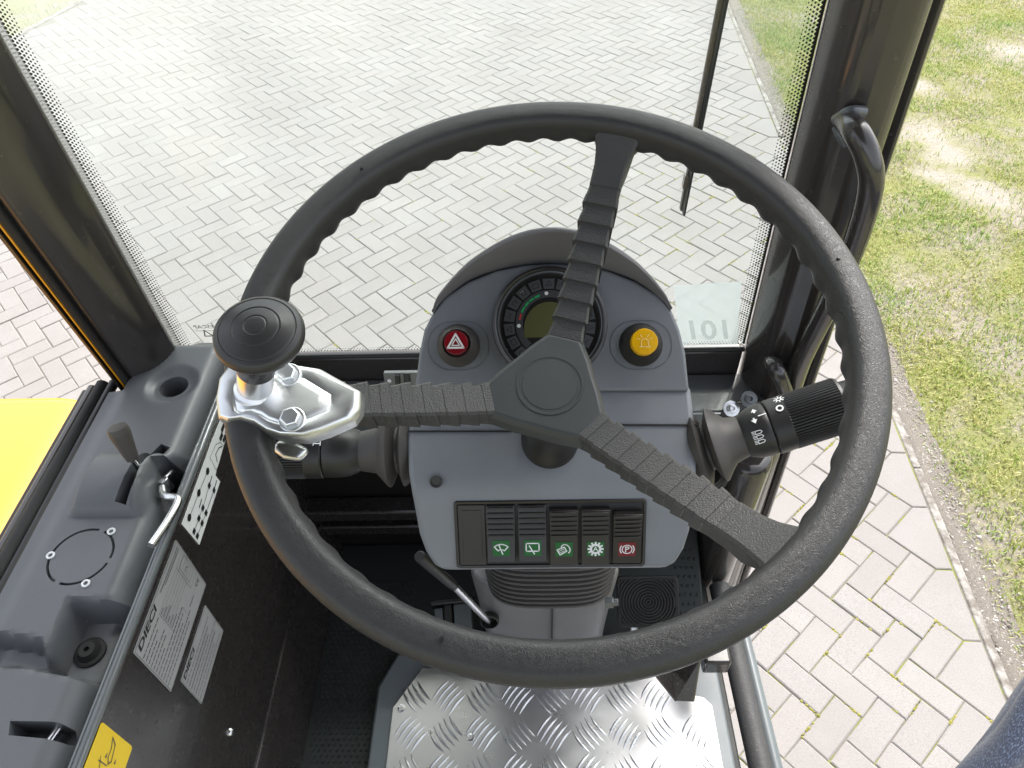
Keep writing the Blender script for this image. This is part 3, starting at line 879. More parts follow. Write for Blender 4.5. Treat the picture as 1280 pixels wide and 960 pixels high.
# gauge
g = MB(); g.lathe(GF, [(.0500, -.001), (.0510, .004), (.0500, .0085), (.0480, .0095), (.0465, .0085), (.0458, .0065), (.0440, .0060), (.0432, .003), (.0430, .001)], 64, caps=False)
gauge = g.build('gauge', M['bezel'], root); gauge['label'] = 'round gauge with green display and ring of warning lamps'
mb = MB(); mb.ring(GF.at(0, 0, .0068), .0455, .0008, 72, 8); mb.build('chrome_ring', M['edge'], gauge)
mb = MB(); mb.lathe(GF, [(.0445, .0008), (.0445, .0016)], 64); mb.build('dial_face', M['gauge_face'], gauge)
mb = MB(); mb.annulus(GF, (0, 0), .0236, .0300, -46, 226, .0019, 60); mb.build('scale_band', M['gauge_ring'], gauge, smooth=False)
mb = MB(); lc = [(-.0225, -.012)] + [(.0225, -.012)] + arc(0, -.004, .0225, 0, 180, 24, .0235); mb.prism(GF, lc, .0017, .0021)
mb.build('display', M['lcd'], gauge, smooth=False)
for k in range(15):
    ang = 226 - k * 19.4; c, s = math.cos(R_(ang)), math.sin(R_(ang))
    f = GF.rot(R_(ang - 90)).at(0, 0, 0); 
    mb = MB(); mb.prism(f, [(-.0046, .0312), (.0046, .0312), (.0053, .0402), (-.0053, .0402)], .0017, .0023)
    lw = .0006
    sh = k % 5
    if sh == 0: mb.stroke(f, arc(0, .0358, .0022, 0, 360, 10), lw, .00245, 1)
    elif sh == 1: mb.stroke(f, rrect(-.0026, .0026, .0338, .0376, .0004, 1), lw, .00245, 1, True)
    elif sh == 2: mb.stroke(f, [(-.0026, .034), (.0026, .034), (0, .0382)], lw, .00245, 1, True)
    elif sh == 3: mb.stroke(f, [(-.0026, .0345), (-.001, .0375), (.001, .0345), (.0026, .0375)], lw, .00245, 1)
    else: mb.stroke(f, [(-.002, .0338), (-.002, .0376), (.001, .0376), (.001, .0338)], lw, .00245, 1); mb.stroke(f, [(.0022, .0345), (.0028, .037)], lw, .00245, 1)
    mb.build('warning_lamp', [M['gauge_key'], M['black_print']], gauge, smooth=False)
mb = MB()
for a0, a1, mi in ((172, 160, 1), (157, 145, 0), (143, 133, 0), (131, 121, 0), (119, 108, 0)): mb.annulus(GF, (0, 0), .0258, .0274, a0, a1, .00215, 6, mi)
for a0, a1, mi in ((72, 61, 0), (59, 47, 0), (45, 33, 0), (31, 21, 0), (18, 8, 1)): mb.annulus(GF, (0, 0), .0258, .0274, a0, a1, .00215, 6, mi)
for ang in (95, 183, -3): mb.disc(GF, (.0272 * math.cos(R_(ang)), .0272 * math.sin(R_(ang))), .0017, .0022, 12, 2)
mb.stroke(GF, arc(0, 0, .0375, 132, 128, 3), .0006, .0024, 2)
mb.build('level_bars', [M['scale_green'], M['scale_red'], M['white']], gauge, smooth=False)

# two round push buttons with cone collars
for (u, v, kind) in ((573, 432, 'hazard'), (801, 431, 'beacon')):
    x, y = gl(u, v); f = GF.at(x, y)
    mb = MB(); mb.lathe(f, [(.0192, 0), (.0188, .0022), (.0178, .0030), (.0146, .0135), (.0126, .0155), (.0118, .0150), (.0112, .012)], 36)
    b = mb.build(kind + '_button', M['boot'] if kind == 'hazard' else M['rubber'], root)
    mb = MB(); mb.stroke(f, rrect(-.027, .027, -.0215, .0215, .021, 8), .0005, .0005, 0, True); mb.build('moulded_outline', M['edge'], b, smooth=False)
    if kind == 'hazard':
        b['label'] = 'red hazard warning button with white triangle'
        mb = MB(); mb.lathe(f, [(.0104, .010), (.0104, .0205), (.0098, .0222), (.0001, .0228)], 32); mb.build('cap', M['redcap'], b)
        mb = MB(); tr = lambda r: [(r * math.cos(R_(q)), r * math.sin(R_(q)) - .0008) for q in (90, 210, 330)]
        mb.stroke(f, tr(.0078), .0016, .0234, 0, True); mb.stroke(f, tr(.0038), .0009, .0234, 0, True); mb.build('triangle_symbol', M['white'], b, smooth=False)
    else:
        b['label'] = 'yellow beacon button with lamp symbol'
        mb = MB(); mb.lathe(f, [(.0116, .010), (.0116, .0205), (.0108, .0222), (.0001, .0228)], 32); mb.build('cap', M['yellowcap'], b)
        mb = MB(); t = NT('pale_symbol'); t.set(Base_Color=(.85, .66, .25)); w = .0007; z = .0234
        mb.stroke(f, [(-.0045, -.0045), (.0045, -.0045)], w, z); mb.stroke(f, [(-.003, -.004), (-.003, -.0005)] + arc(0, -.0005, .003, 180, 0, 6) + [(.003, -.004)], w, z)
        for q in (25, 60, 120, 155): mb.stroke(f, [(.0045 * math.cos(R_(q)), .0045 * math.sin(R_(q))), (.0068 * math.cos(R_(q)), .0068 * math.sin(R_(q)))], w, z)
        mb.build('lamp_symbol', t.m, b, smooth=False)

# switch panel
x0, y1 = pl(567, 626); x1, _ = pl(808, 628); _, y0 = pl(688, 708)
mb = MB(); o_ = rrect(x0, x1, y0, y1, .003); i_ = rrect(x0 + .0028, x1 - .0028, y0 + .003, y1 - .003, .0015)
rg = [[PF.p(a_, b_, z_) for a_, b_ in q] for q, z_ in ((o_, 0.), (o_, .0022), (i_, .0018), (i_, -.002))]
mb.loft(rg, True, False); panel = mb.build('switch_frame', M['switch'], root, .0006)
mb = MB(); mb.poly(PF, i_, .0004); mb.build('switch_bed', M['black_print'], panel, smooth=False)
pitch = (x1 - x0 - .0056) / 5.87; xs = x0 + .0028
bx0, bx1 = xs + .0006, xs + pitch * .87
mb = MB(); mb.box(PF, (bx0, bx1), (y0 + .0034, y1 - .0034), (.0006, .0022)); mb.box(PF, (bx0 + .0035, bx1 - .003), (y0 + .008, y1 - .008), (.0022, .0026)); mb.build('blank_cover', M['switch'], root, .0005)


def symbol(mb, f, kind):
    w = .0010; z = .00012
    if kind == 'front_wiper':
        mb.stroke(f, arc(0, -.0052, .0088, 132, 48, 8) + arc(0, -.0052, .0040, 48, 132, 5), w, z, 0, True)
        mb.stroke(f, [(-.0018, .0028), (.0012, -.0052)], w, z)
    elif kind == 'rear_wiper':
        mb.stroke(f, rrect(-.0055, .0055, -.0028, .0042, .001, 2), w, z, 0, True); mb.stroke(f, [(-.0028, .002), (.0014, -.0052)], w, z)
    elif kind == 'work_lamp':
        r = R_(28)
        def rt(p): return (p[0] * math.cos(r) - p[1] * math.sin(r) - .001, p[0] * math.sin(r) + p[1] * math.cos(r) - .001)
        mb.stroke(f, [rt(p) for p in ((-.0042, -.0028), (.0025, -.0022), (.0025, .0022), (-.0042, .0028))], w, z, 0, True)
        mb.stroke(f, [rt(p) for p in arc(.0026, .0, .0036, -80, 150, 10, .0046)], w, z)
        for q in (-.001, .0008): mb.stroke(f, [rt((-.0038, q)), rt((.0012, q))], .0005, z)
    elif kind == 'gear':
        mb.annulus(f, (0, 0), .0030, .0050, 0, 360, z, 28)
        for k in range(12):
            a_ = R_(30 * k); mb.stroke(f, [(.0048 * math.cos(a_), .0048 * math.sin(a_)), (.0062 * math.cos(a_), .0062 * math.sin(a_))], .0016, z)
        mb.stroke(f, [(-.0017, -.0019), (0, .0021), (.0017, -.0019)], .0007, z); mb.stroke(f, [(-.001, -.0006), (.001, -.0006)], .0006, z)
    else:
        mb.annulus(f, (0, 0), .0038, .0046, 0, 360, z, 28)
        mb.annulus(f, (0, 0), .0056, .0064, 140, 220, z, 10); mb.annulus(f, (0, 0), .0056, .0064, -40, 40, z, 10)
        mb.stroke(f, [(-.0012, -.0026), (-.0012, .0024), (.0008, .0024), (.0016, .0014), (.0008, .0002), (-.0012, .0002)], .0009, z)


kinds = [('front_wiper', 'rocker switch with green front wiper symbol', 0), ('rear_wiper', 'rocker switch with green rear wiper symbol', 0), ('work_lamp', 'rocker switch with green work lamp symbol', 1), ('gear', 'rocker switch with green gearwheel symbol', 1), ('parking', 'rocker switch with red parking brake symbol', 2)]
for k, (kind, lab, st_) in enumerate(kinds):
    cx = xs + pitch * (.87 + k + .5); hw = pitch * .5 - .0012
    yb, yt = y0 + .0042, y1 - .0038
    if st_ == 0: yb += .005; sec = [(yb, .0085), (yb + (yt - yb) * .42, .0058), (yt, .0030)]
    elif st_ == 1: yt -= .0035; sec = [(yb, .0052), (yb + (yt - yb) * .5, .0060), (yt, .0075)]
    else: yt -= .0065; sec = [(yb, .0036), (yb + (yt - yb) * .5, .0062), (yt, .0098)]
    # housing rim on both sides, then rocker
    rings = []
    for y, h in sec: rings.append([PF.p(cx - hw, y, .0006), PF.p(cx + hw, y, .0006), PF.p(cx + hw, y, h), PF.p(cx - hw, y, h)])
    mb = MB(); mb.loft(rings)
    b = mb.build('rocker_switch', M['switch'], root, .0007); b['label'] = lab
    # ribs across the upper half
    ym = sec[1][0]; mb = MB(); nrib = 6
    for q in range(nrib):
        t_ = (q + .6) / nrib; y = ym + (yt - ym) * t_; h = sec[1][1] + (sec[2][1] - sec[1][1]) * t_
        mb.box(PF, (cx - hw + .0012, cx + hw - .0012), (y - .0011, y + .0008), (h - .001, h + .0013))
    mb.build('grip_rib', M['switch'], b, .0005)
    d = A3(0, 0, 0); lo, hi = A3(cx, sec[0][0], sec[0][1]), A3(cx, sec[1][0], sec[1][1])
    sl = unit(PF.p(*hi) - PF.p(*lo)); ln = np.linalg.norm(hi - lo)
    c_ = PF.p(*(lo + (hi - lo) * .60)); f = Fr(c_, (1, 0, 0), sl); f.o = f.o + f.z * .0004
    mb = MB(); mb.poly(f, [(-.0074, -.0070), (.0074, -.0070), (.0074, .0070), (-.0074, .0070)]); mb.build('symbol_field', M['red' if kind == 'parking' else 'green'], b, smooth=False)
    mb = MB(); symbol(mb, f, kind); mb.build('symbol', M['white'], b, smooth=False)

# bellows, pedestal cover, tilt lever
mb = MB(); rings = []
zb_, zs_ = 1.955, 0.
for k in range(68):
    t_ = zs_ / .185; cy, cz = .470, zb_ - zs_; fin = .0085 if k % 4 in (1, 2) else 0.; w = .080 + fin - .010 * t_; d_ = .053 + fin
    zs_ += (.0016, .0046, .0016, .0030)[k % 4]
    rings.append([A3(.018 + w * np.sign(math.cos(q)) * abs(math.cos(q)) ** .55, cy + d_ * np.sign(math.sin(q)) * abs(math.sin(q)) ** .8, cz - .02 * math.sin(q)) for q in [2 * math.pi * j / 40 for j in range(40)]])
mb.loft(rings); mb.build('bellows', M['boot'], root, smooth=True, angle=12)
mb = MB(); rings = []
for z, w, d_, y in ((1.775, .094, .05, .50), (1.765, .096, .055, .50), (1.70, .092, .056, .503), (1.62, .088, .058, .506), (1.50, .086, .06, .51)):
    rings.append([A3(.012 + w * np.sign(math.cos(q)) * abs(math.cos(q)) ** .5, y + d_ * np.sign(math.sin(q)) * abs(math.sin(q)) ** .5, z) for q in [2 * math.pi * j / 48 for j in range(48)]])
mb.loft(rings); cover = mb.build('pedestal_cover', M['hood'], root, .003, 2, 60)
mb = MB(); mb.box(WORLD, (.0205, .0222), (.440, .46), (1.5, 1.785)); mb.build('cover_seam', M['black_print'], cover)
f = axis_frame(aty(612, 775, .441), (0, -1, .25))
mb = MB(); mb.lathe(f, [(.0125, -.004), (.0125, .004), (.0105, .005), (.0100, -.004)], 24); mb.build('lever_socket', M['black'], cover)
f = axis_frame(aty(761, 753, .44), (1, -.1, .2)); mb = MB(); mb.lathe(f, [(.008, -.004), (.008, .006), (.005, .006), (.005, .012)], 6); mb.build('clamp_bolt', M['edge'], cover, .0006)
l0, l1, l2, l3 = aty(611, 776, .44), aty(602, 768, .425), aty(568, 733, .405), aty(524, 695, .385)
mb = MB(); mb.tube([l0, l1, l2], .0042, 14); lev = mb.build('tilt_lever', M['steel'], root)
mb = MB(); mb.tube([l2, l2 + (l3 - l2) * .1, l3 - (l3 - l2) * .06, l3], [.0050, .0056, .0066, .0058], 16); mb.build('lever_grip', M['black'], lev, .001)

# indicator stalks
def stalk(p0, p1, p2, p3, name, marks):
    """p0 housing side, p1 end of boot, p2 start of the ribbed grip, p3 tip"""
    ax = unit(p3 - p1); s = MB()
    f = axis_frame(p1, ax, (0, -.6, .8)); L2 = np.linalg.norm(p2 - p1); L3 = np.linalg.norm(p3 - p1)
    s.lathe(f, [(.0145, -.004), (.0190, .002), (.0222, .010), (.0232, .018), (.0232, L2 - .001), (.0225, L2)], 40)
    o = s.build(name, M['black'], COLUMN)
    s = MB(); rings = []
    nn_ = 180
    for r, z in ((.0228, L2 + .0008), (.0238, L2 + .002), (.0238, L2 + .016)): rings.append([f.p(r * math.cos(2 * math.pi * k / nn_), r * math.sin(2 * math.pi * k / nn_), z) for k in range(nn_)])
    for z in (L2 + .0165, L3 - .003): rings.append([f.p((.0240 - (.0012 if k % 3 == 0 else 0)) * math.cos(2 * math.pi * k / nn_), (.0240 - (.0012 if k % 3 == 0 else 0)) * math.sin(2 * math.pi * k / nn_), z) for k in range(nn_)])
    for r, z in ((.0240, L3 - .0025), (.0228, L3), (.0190, L3 + .0005), (.0185, L3 + .009), (.0160, L3 + .010)): rings.append([f.p(r * math.cos(2 * math.pi * k / nn_), r * math.sin(2 * math.pi * k / nn_), z) for k in range(nn_)])
    s.loft(rings); s.build('ribbed_grip', M['black'], o, angle=25)
    bd_ = unit(p1 - p0); fb = axis_frame(p0, bd_, (0, -.6, .8)); Lb = np.linalg.norm(p1 - p0) + .004
    s = MB(); s.lathe(fb, [(.022, -.012), (.026, -.004), (.0325, .0025), (.0330, .0040), (.0300, .0052), (.021, .0085), (.021, .0105), (.0315, .0150), (.0335, .0165), (.0325, .0185), (.0265, .0235), (.0205, .029), (.0180, Lb * .9), (.0165, Lb)], 40)
    s.build('rubber_boot', M['boot'], o, angle=50)
    return o, f, L2


right, rf, rL2 = stalk(dep(872, 562, .640), dep(928, 546, .628), dep(962, 535, .622), dep(1054, 505, .61), 'light_stalk', None)
right['label'] = 'right column stalk with lamp symbols on the grip'
left, lf, lL2 = stalk(dep(511, 562, .655), dep(452, 564, .655), dep(408, 564, .655), dep(310, 566, .65), 'wiper_stalk', None)
left['label'] = 'left column stalk half hidden under the chrome clamp'


def on_cyl(f, r, ang, z):
    """a small tangent frame on a stalk; x runs along the stalk"""
    rad = f.x * math.cos(ang) + f.y * math.sin(ang)
    q = Fr(f.o + f.z * z + rad * r, f.z, np.cross(rad, f.z)); q.z = rad
    return q


def facing(f, u, v, r=.0232):
    """angle and position along the stalk of the surface point seen at a pixel"""
    best = None
    for zz in np.linspace(0, .15, 61):
        for an in np.linspace(0, 2 * math.pi, 91):
            rad = f.x * math.cos(an) + f.y * math.sin(an)
            p = f.o + f.z * zz + rad * r
            if rad @ (CP - p) < 0: continue
            q = proj(p)[0]; e = (q[0] - u) ** 2 + (q[1] - v) ** 2
            if best is None or e < best[0]: best = (e, an, zz)
    return best[1], best[2]


mb = MB()
for (u, v, k) in ((941, 514, 0), (942, 526, 1), (973, 500, 2), (973, 511, 3), (953, 517, 4), (950, 544, 5)):
    an, zz = facing(rf, u, v, .0244); q = on_cyl(rf, .0246 if k in (2, 3) else .0236, an, zz); w = .0009
    if k == 0: mb.poly(q, [(-.0026, -.001), (.0026, -.001), (0, .0028)]); mb.box(q, (-.0008, .0008), (-.0026, -.001), (0, .00005))
    elif k == 1: mb.poly(q, [(-.0026, .001), (0, -.0028), (.0026, .001)]); mb.box(q, (-.0008, .0008), (.001, .0026), (0, .00005))
    elif k == 2:
        mb.annulus(q, (0, 0), .0014, .0024, 0, 360, 0, 14)
        for a_ in range(0, 360, 45): mb.stroke(q, [(.0029 * math.cos(R_(a_)), .0029 * math.sin(R_(a_))), (.0042 * math.cos(R_(a_)), .0042 * math.sin(R_(a_)))], w)
    elif k == 3: mb.annulus(q, (0, 0), .0018, .0032, 0, 360, 0, 16)
    elif k == 4: mb.stroke(q, [(-.003, 0), (.003, 0)], .001)
    else:
        for t_ in (0, 1, 2):
            c_ = -.004 * t_ + .003
            mb.stroke(q, [(-.003, c_ - .0014)] + [(.0 + .0026 * math.cos(R_(a_)), c_ + .0014 * math.sin(R_(a_))) for a_ in (-60, 0, 60)] + [(-.003, c_ + .0014)], .0006, 0, 0, True)
            for r_ in (-.001, .0003, .0014): mb.stroke(q, [(-.0058, c_ + r_), (-.0038, c_ + r_)], .0005)
mb.build('lamp_symbols', M['white'], right, smooth=False)
mb = MB()
an, zz = facing(lf, 396, 553, .0244); q = on_cyl(lf, .0245, an, zz)
for c_ in (-.0012, .0012): mb.stroke(q, [(-.0025, c_), (.0025, c_)], .001)
mb.stroke(q, [(-.003, -.0028), (-.003, .0028)], .0009); mb.stroke(q, [(.003, -.0028), (.003, .0028)], .0009)
an, zz = facing(lf, 418, 543, .0236); q = on_cyl(lf, .0237, an, zz); mb.stroke(q, [(-.003, 0), (.003, 0)], .001)
mb.build('step_marks', M['white'], left, smooth=False)
# a coiled cable below the right stalk
mb = MB(); c0 = dep(888, 597, .70)
mb.tube([c0 + A3(.018 * math.cos(t_) , .010 * math.sin(t_) + .0012 * t_, .010 * math.sin(t_) - .0012 * t_) for t_ in np.linspace(0, 14, 90)], .0028, 8); mb.build('cable_coil', M['rubber'], root)

# ------------------------------------------------------------------ steering wheel
WC = A3(.012, .351, 2.285); WN = unit((-.014, -.278, .961))
WF = Fr(WC, (1, 0, 0) - WN * WN[0], np.cross(WN, (1, 0, 0))); WF.x = unit(A3(1, 0, 0) - WN * WN[0]); WF.y = np.cross(WN, WF.x); WF.z = WN
RW = .2
wheel = tag(empty('steering_wheel', WC - WN * .1), 'large black three-spoke steering wheel with a spinner knob clamped on its left', 'steering wheel')
NS = 54; NP = NS * 8; NQ = 28; rings = []
for k in range(NP):
    ph = 2 * math.pi * k / NP; rad = WF.x * math.cos(ph) + WF.y * math.sin(ph); c = WC + rad * RW; ring = []
    sc = .5 + .5 * math.cos(NS * ph)
    for j in range(NQ):
        th = 2 * math.pi * j / NQ
        d1 = (th - R_(222) + math.pi) % (2 * math.pi) - math.pi
        d2 = (th - R_(62) + math.pi) % (2 * math.pi) - math.pi; d3 = (th - R_(128) + math.pi) % (2 * math.pi) - math.pi
        sq = (abs(math.cos(th)) ** 2.7 + abs(math.sin(th)) ** 2.7) ** (-1 / 2.7)
        r = .0119 * sq + (.0008 + .0026 * sc) * math.exp(-(d1 / .42) ** 2) + .0005 * math.exp(-(d2 / .16) ** 2) + .0004 * math.exp(-(d3 / .14) ** 2)
        ring.append(c + rad * (r * 1.02 * math.cos(th)) + WN * (r * math.sin(th)))
    rings.append(ring)
mb = MB(); mb.loft(rings, True, False, 0, cyclic=True); rim = mb.build('rim', M['leather'], wheel, angle=70)
for (u, v) in ((452, 211), (1048, 323), (552, 799), (327, 470)):
    w = WF.loc(on(u, v, WN, WC + WN * .0115)); q = WF.at(w[0], w[1], .0126)
    mb = MB(); mb.lathe(q, [(.0012, -.002), (.0012, .0003), (.0001, .0003)], 10); mb.build('mould_mark', M['black_print'], rim)
for ang in (72.5, -48, -168.5):
    dr = WF.x * math.cos(R_(ang)) + WF.y * math.sin(R_(ang)); sd_ = np.cross(WN, dr); rings = []
    def sect(r, h, w, tk, up=0.):
        c = WC + dr * r - WN * h
        tl_ = unit(dr * .93 - WN * .0 + WN * .36) ; up_ = unit(np.cross(tl_, sd_)) if False else WN
        ch = min(.003, w * .15)
        return [c + sd_ * (w - ch) + up_ * up, c - sd_ * (w - ch) + up_ * up, c - sd_ * w + up_ * (up - ch), c - sd_ * (w - .0015) - up_ * tk, c + sd_ * (w - .0015) - up_ * tk, c + sd_ * w + up_ * (up - ch)]
    def hh(r): return .0695 - (.0695 - .004) * max(0, (r - .035) / (.186 - .035)) ** 1.08
    st_ = []
    rr = .028; seg = .0140; k = 0
    while rr < .150:
        st_ += [(rr, .0140, .0018), (rr + seg * .5, .0131, .0006), (rr + seg * .5 + .0003, .0128, .0001), (rr + seg, .0121, -.0009)]; rr += seg; k += 1
    st_ += [(rr + .0003, .0122, .0004), (rr + .015, .0125, .0004), (.178, .0140, .0015), (.186, .0165, .004), (.194, .022, .006)]
    for (r, w, e) in st_: rings.append(sect(r, hh(r), w, .022 if r < .18 else .010, e))
    mb = MB(); mb.loft(rings); mb.build('spoke', M['spoke'], wheel, .0006, 1, 25)
HF = WF.at(0, 0, -.065)
def hl_(u, v, h): return tuple(WF.loc(on(u, v, WN, WC - WN * h))[:2])
hx = []
for k in range(3):
    a_ = 72 - 120 * k
    def pp_(r, dg): return (r * math.cos(R_(a_ + dg)), r * math.sin(R_(a_ + dg)))
    hx += [pp_(.0492, 15.5), pp_(.0492, -15.5), pp_(.0395, -38), pp_(.0362, -60), pp_(.0395, -82)]
hx = [(x - .001, y - .001) for x, y in hx]
sm = [(x * .90, y * .90) for x, y in hx]
mb = MB(); mb.loft([[HF.p(x, y, z) for x, y in q] for q, z in ((hx, -.016), (hx, -.005), (sm, 0.))]); hub = mb.build('hub_cap', M['hubcap'], wheel, .0012, 2, 25)
mb = MB(); mb.lathe(HF, [(.0250, -.0005), (.0246, .0007), (.0232, .0007), (.0226, -.0001), (.0206, -.0001), (.0202, .0005), (.0001, .0006)], 64, caps=False); mb.build('hub_badge', M['hubcap'], hub, angle=20)
mb = MB(); mb.lathe(HF, [(.031, -.014), (.024, -.03), (.020, -.05), (.020, -.092), (.0245, -.096), (.0245, -.112)], 36); mb.build('shaft_shroud', M['black'], wheel, angle=50)

# spinner knob: zinc clamp, bolts, stem, mushroom knob
def wl_(u, v, h): return tuple(WF.loc(on(u, v, WN, WC + WN * h))[:2])
o_px = [(270, 500), (274, 474), (286, 458), (312, 451), (352, 452), (398, 455), (447, 481), (446, 503), (437, 516), (404, 534), (380, 544), (352, 545), (334, 540), (318, 530), (300, 525), (284, 527), (273, 523)]
o2 = [wl_(u, v, .012) for u, v in o_px]
cx, cy = np.mean([p[0] for p in o2]), np.mean([p[1] for p in o2])
def zrim(x, y):                   # the plate hugs the rim and steps down to the spoke
    r = math.hypot(x, y); return .0155 - .0095 * max(0, min(1, (.190 - r) / .05)) ** 1.4
rings = []
for s_, dz in ((1.0, -.014), (1.008, -.008), (1.0, -.0042), (.97, -.0016), (.93, -.0002), (.86, .0004), (.70, .0004), (.65, -.0003), (.57, .0010), (.50, .0012), (.3, .0012), (.1, .0012)):
    rings.append([WF.p(cx + (x - cx) * s_, cy + (y - cy) * s_, zrim(cx + (x - cx) * s_, cy + (y - cy) * s_) + dz) for x, y in o2])
mb = MB(); mb.loft(rings); clamp = mb.build('spinner_clamp', M['chrome'], wheel, .0006, 2, 28); clamp['label'] = 'bright zinc clamp plate on the left spoke and rim'
mb = MB(); lo_ = [wl_(u, v, -.016) for u, v in ((345, 548), (372, 552), (385, 560), (372, 573), (352, 570), (338, 560))]
mb.prism(WF, lo_, -.024, -.017); mb.build('clamp_jaw', M['chrome'], clamp, .003, 3)
for u, v in ((358, 466), (363, 522)):
    x, y = wl_(u, v, .016); q = WF.at(x, y, zrim(x, y) + .0005)
    mb = MB(); mb.lathe(q, [(.0082, -.003), (.0082, .0008), (.0078, .0012)], 28); mb.lathe(q.rot(.3), [(.0064, .0010), (.0064, .0046), (.0054, .0054), (.0001, .0054)], 6); mb.build('hex_bolt', M['chrome'], clamp, .0005)
xk, yk = wl_(318, 487, .015); KFm = WF.at(xk, yk, .014)
kt = on(322, 413, WN, WC + WN * .066)
kax = unit(kt - KFm.o); kf = axis_frame(KFm.o, kax)
kh = np.linalg.norm(kt - KFm.o)
mb = MB(); mb.lathe(kf, [(.0125, -.004), (.0125, .002), (.0108, .004), (.0108, kh * .8)], 32); mb.build('knob_stem', M['steel'], wheel)
mb = MB(); mb.lathe(kf, [(.0108, kh * .35), (.0112, kh * .36), (.0112, kh * .70), (.014, kh * .74)], 32); mb.build('stem_sleeve', M['bezel'], wheel)
kn = Fr(kt, WF.x, WF.y); kn.z = unit(WN * .8 + kax * .2)
kn = axis_frame(kt, unit(WN * .75 + kax * .25))
kd = lambda r_: .0062 * (1 - (r_ / .0245) ** 2)          # a shallow dome with three engraved rings
prof = [(.011, -.0160), (.018, -.0145), (.0230, -.0105), (.0252, -.0065), (.0256, -.0040), (.0251, -.0014), (.0238, kd(.0238))]
for r_ in (.0215, .0130, .0062): prof += [(r_ + .0010, kd(r_ + .001)), (r_ + .0004, kd(r_)), (r_, kd(r_) - .0004), (r_ - .0004, kd(r_)), (r_ - .0012, kd(r_ - .0012))]
prof += [(.003, kd(.003)), (.0001, kd(0))]
mb = MB(); mb.lathe(kn, prof, 64); knob = mb.build('spinner_knob', plastic('knob_plastic', (.030, .029, .029), .40, 0, 0, 0, .15, .5, .05), wheel, angle=80); knob['label'] = 'black mushroom knob with ringed top'

# ------------------------------------------------------------------ left side console
ZC = 1.987
root = tag(empty('side_console', (-.43, .35, FLOOR)), 'grey moulded side console with lever, slots and stickers along the left wall', 'console')
CONS = root
def smooth(t): t = max(0., min(1., t)); return t * t * (3 - 2 * t)
def sdpoly(pts, x, y):            # signed distance inside a convex polygon (positive inside)
    n = len(pts); ar = sum(pts[i][0] * pts[(i + 1) % n][1] - pts[(i + 1) % n][0] * pts[i][1] for i in range(n)); sg = 1 if ar > 0 else -1
    d = 1e9
    for i in range(n):
        a_, b_ = np.array(pts[i]), np.array(pts[(i + 1) % n]); e = b_ - a_
        d = min(d, sg * (e[0] * (y - a_[1]) - e[1] * (x - a_[0])) / np.hypot(*e))
    return d
REC = [tuple(atz(u, v, ZC - .03)[:2]) for u, v in ((104, 768), (190, 772), (150, 866), (68, 852))]
TRE = [tuple(atz(u, v, ZC - .02)[:2]) for u, v in ((-60, 792), (62, 812), (72, 845), (-60, 836))]
CUP = atz(214, 480, ZC)[:2]
HUMP = atz(160, 606, ZC)[:2]
LAT = atz(216, 606, ZC - .01)[:2]
def cz_(x, y):
    z = ZC
    z -= .034 * smooth((x + .410) / .040) ** 1.3
    z -= .02 * smooth((y - .672) / .03)
    z -= .004 * smooth((-.485 - x) / .02)
    e = math.hypot((x - CUP[0]) / 1.0, (y - CUP[1]) / 1.0); z -= .007 * (1 - smooth((e - .020) / .014))
    hx_ = smooth((x + .484) / .014) * smooth((-.400 - x) / .014); t_ = (y - HUMP[1]) / .040
    if abs(t_) < 1: z += .021 * hx_ * math.sqrt(1 - t_ * t_)
    e = math.hypot((x - LAT[0]) / 1.0, (y - LAT[1] - .004) / 1.5); z -= .016 * (1 - smooth((e - .012) / .012))
    z -= .034 * smooth((sdpoly(REC, x, y) + .004) / .012)
    z -= .022 * smooth((sdpoly(TRE, x, y) + .004) / .010)
    # a hollow between the lower block and the left rim
    return z
nx, ny = 58, 226
xs_ = np.linspace(-.512, -.3735, nx); ys_ = np.linspace(.02, .702, ny)
V = [(x, y, cz_(x, y)) for y in ys_ for x in xs_]; nb = len(V)
V += [(x, y, ZC - .085) for y in ys_ for x in xs_]
F = []
for j in range(ny - 1):
    for i in range(nx - 1):
        q = j * nx + i; F.append((q, q + 1, q + nx + 1, q + nx)); F.append((nb + q, nb + q + nx, nb + q + nx + 1, nb + q + 1))
for i in range(nx - 1):
    F.append((i, nb + i, nb + i + 1, i + 1)); q = (ny - 1) * nx + i; F.append((q, q + 1, nb + q + 1, nb + q))
for j in range(ny - 1):
    q = j * nx; F.append((q, q + nx, nb + q + nx, nb + q)); q = j * nx + nx - 1; F.append((q, nb + q, nb + q + nx, q + nx))
def cx_(x, y):                   # the cover narrows beside the pillar foot
    lim = -.492 + max(0., (y - .615)) * .62
    return max(x, lim - .002) if y > .60 else x
V = [(cx_(x, y), y, z) for x, y, z in V]
mb = MB(); mb.add(V, F); top = mb.build('console_cover', M['console'], root, angle=80)
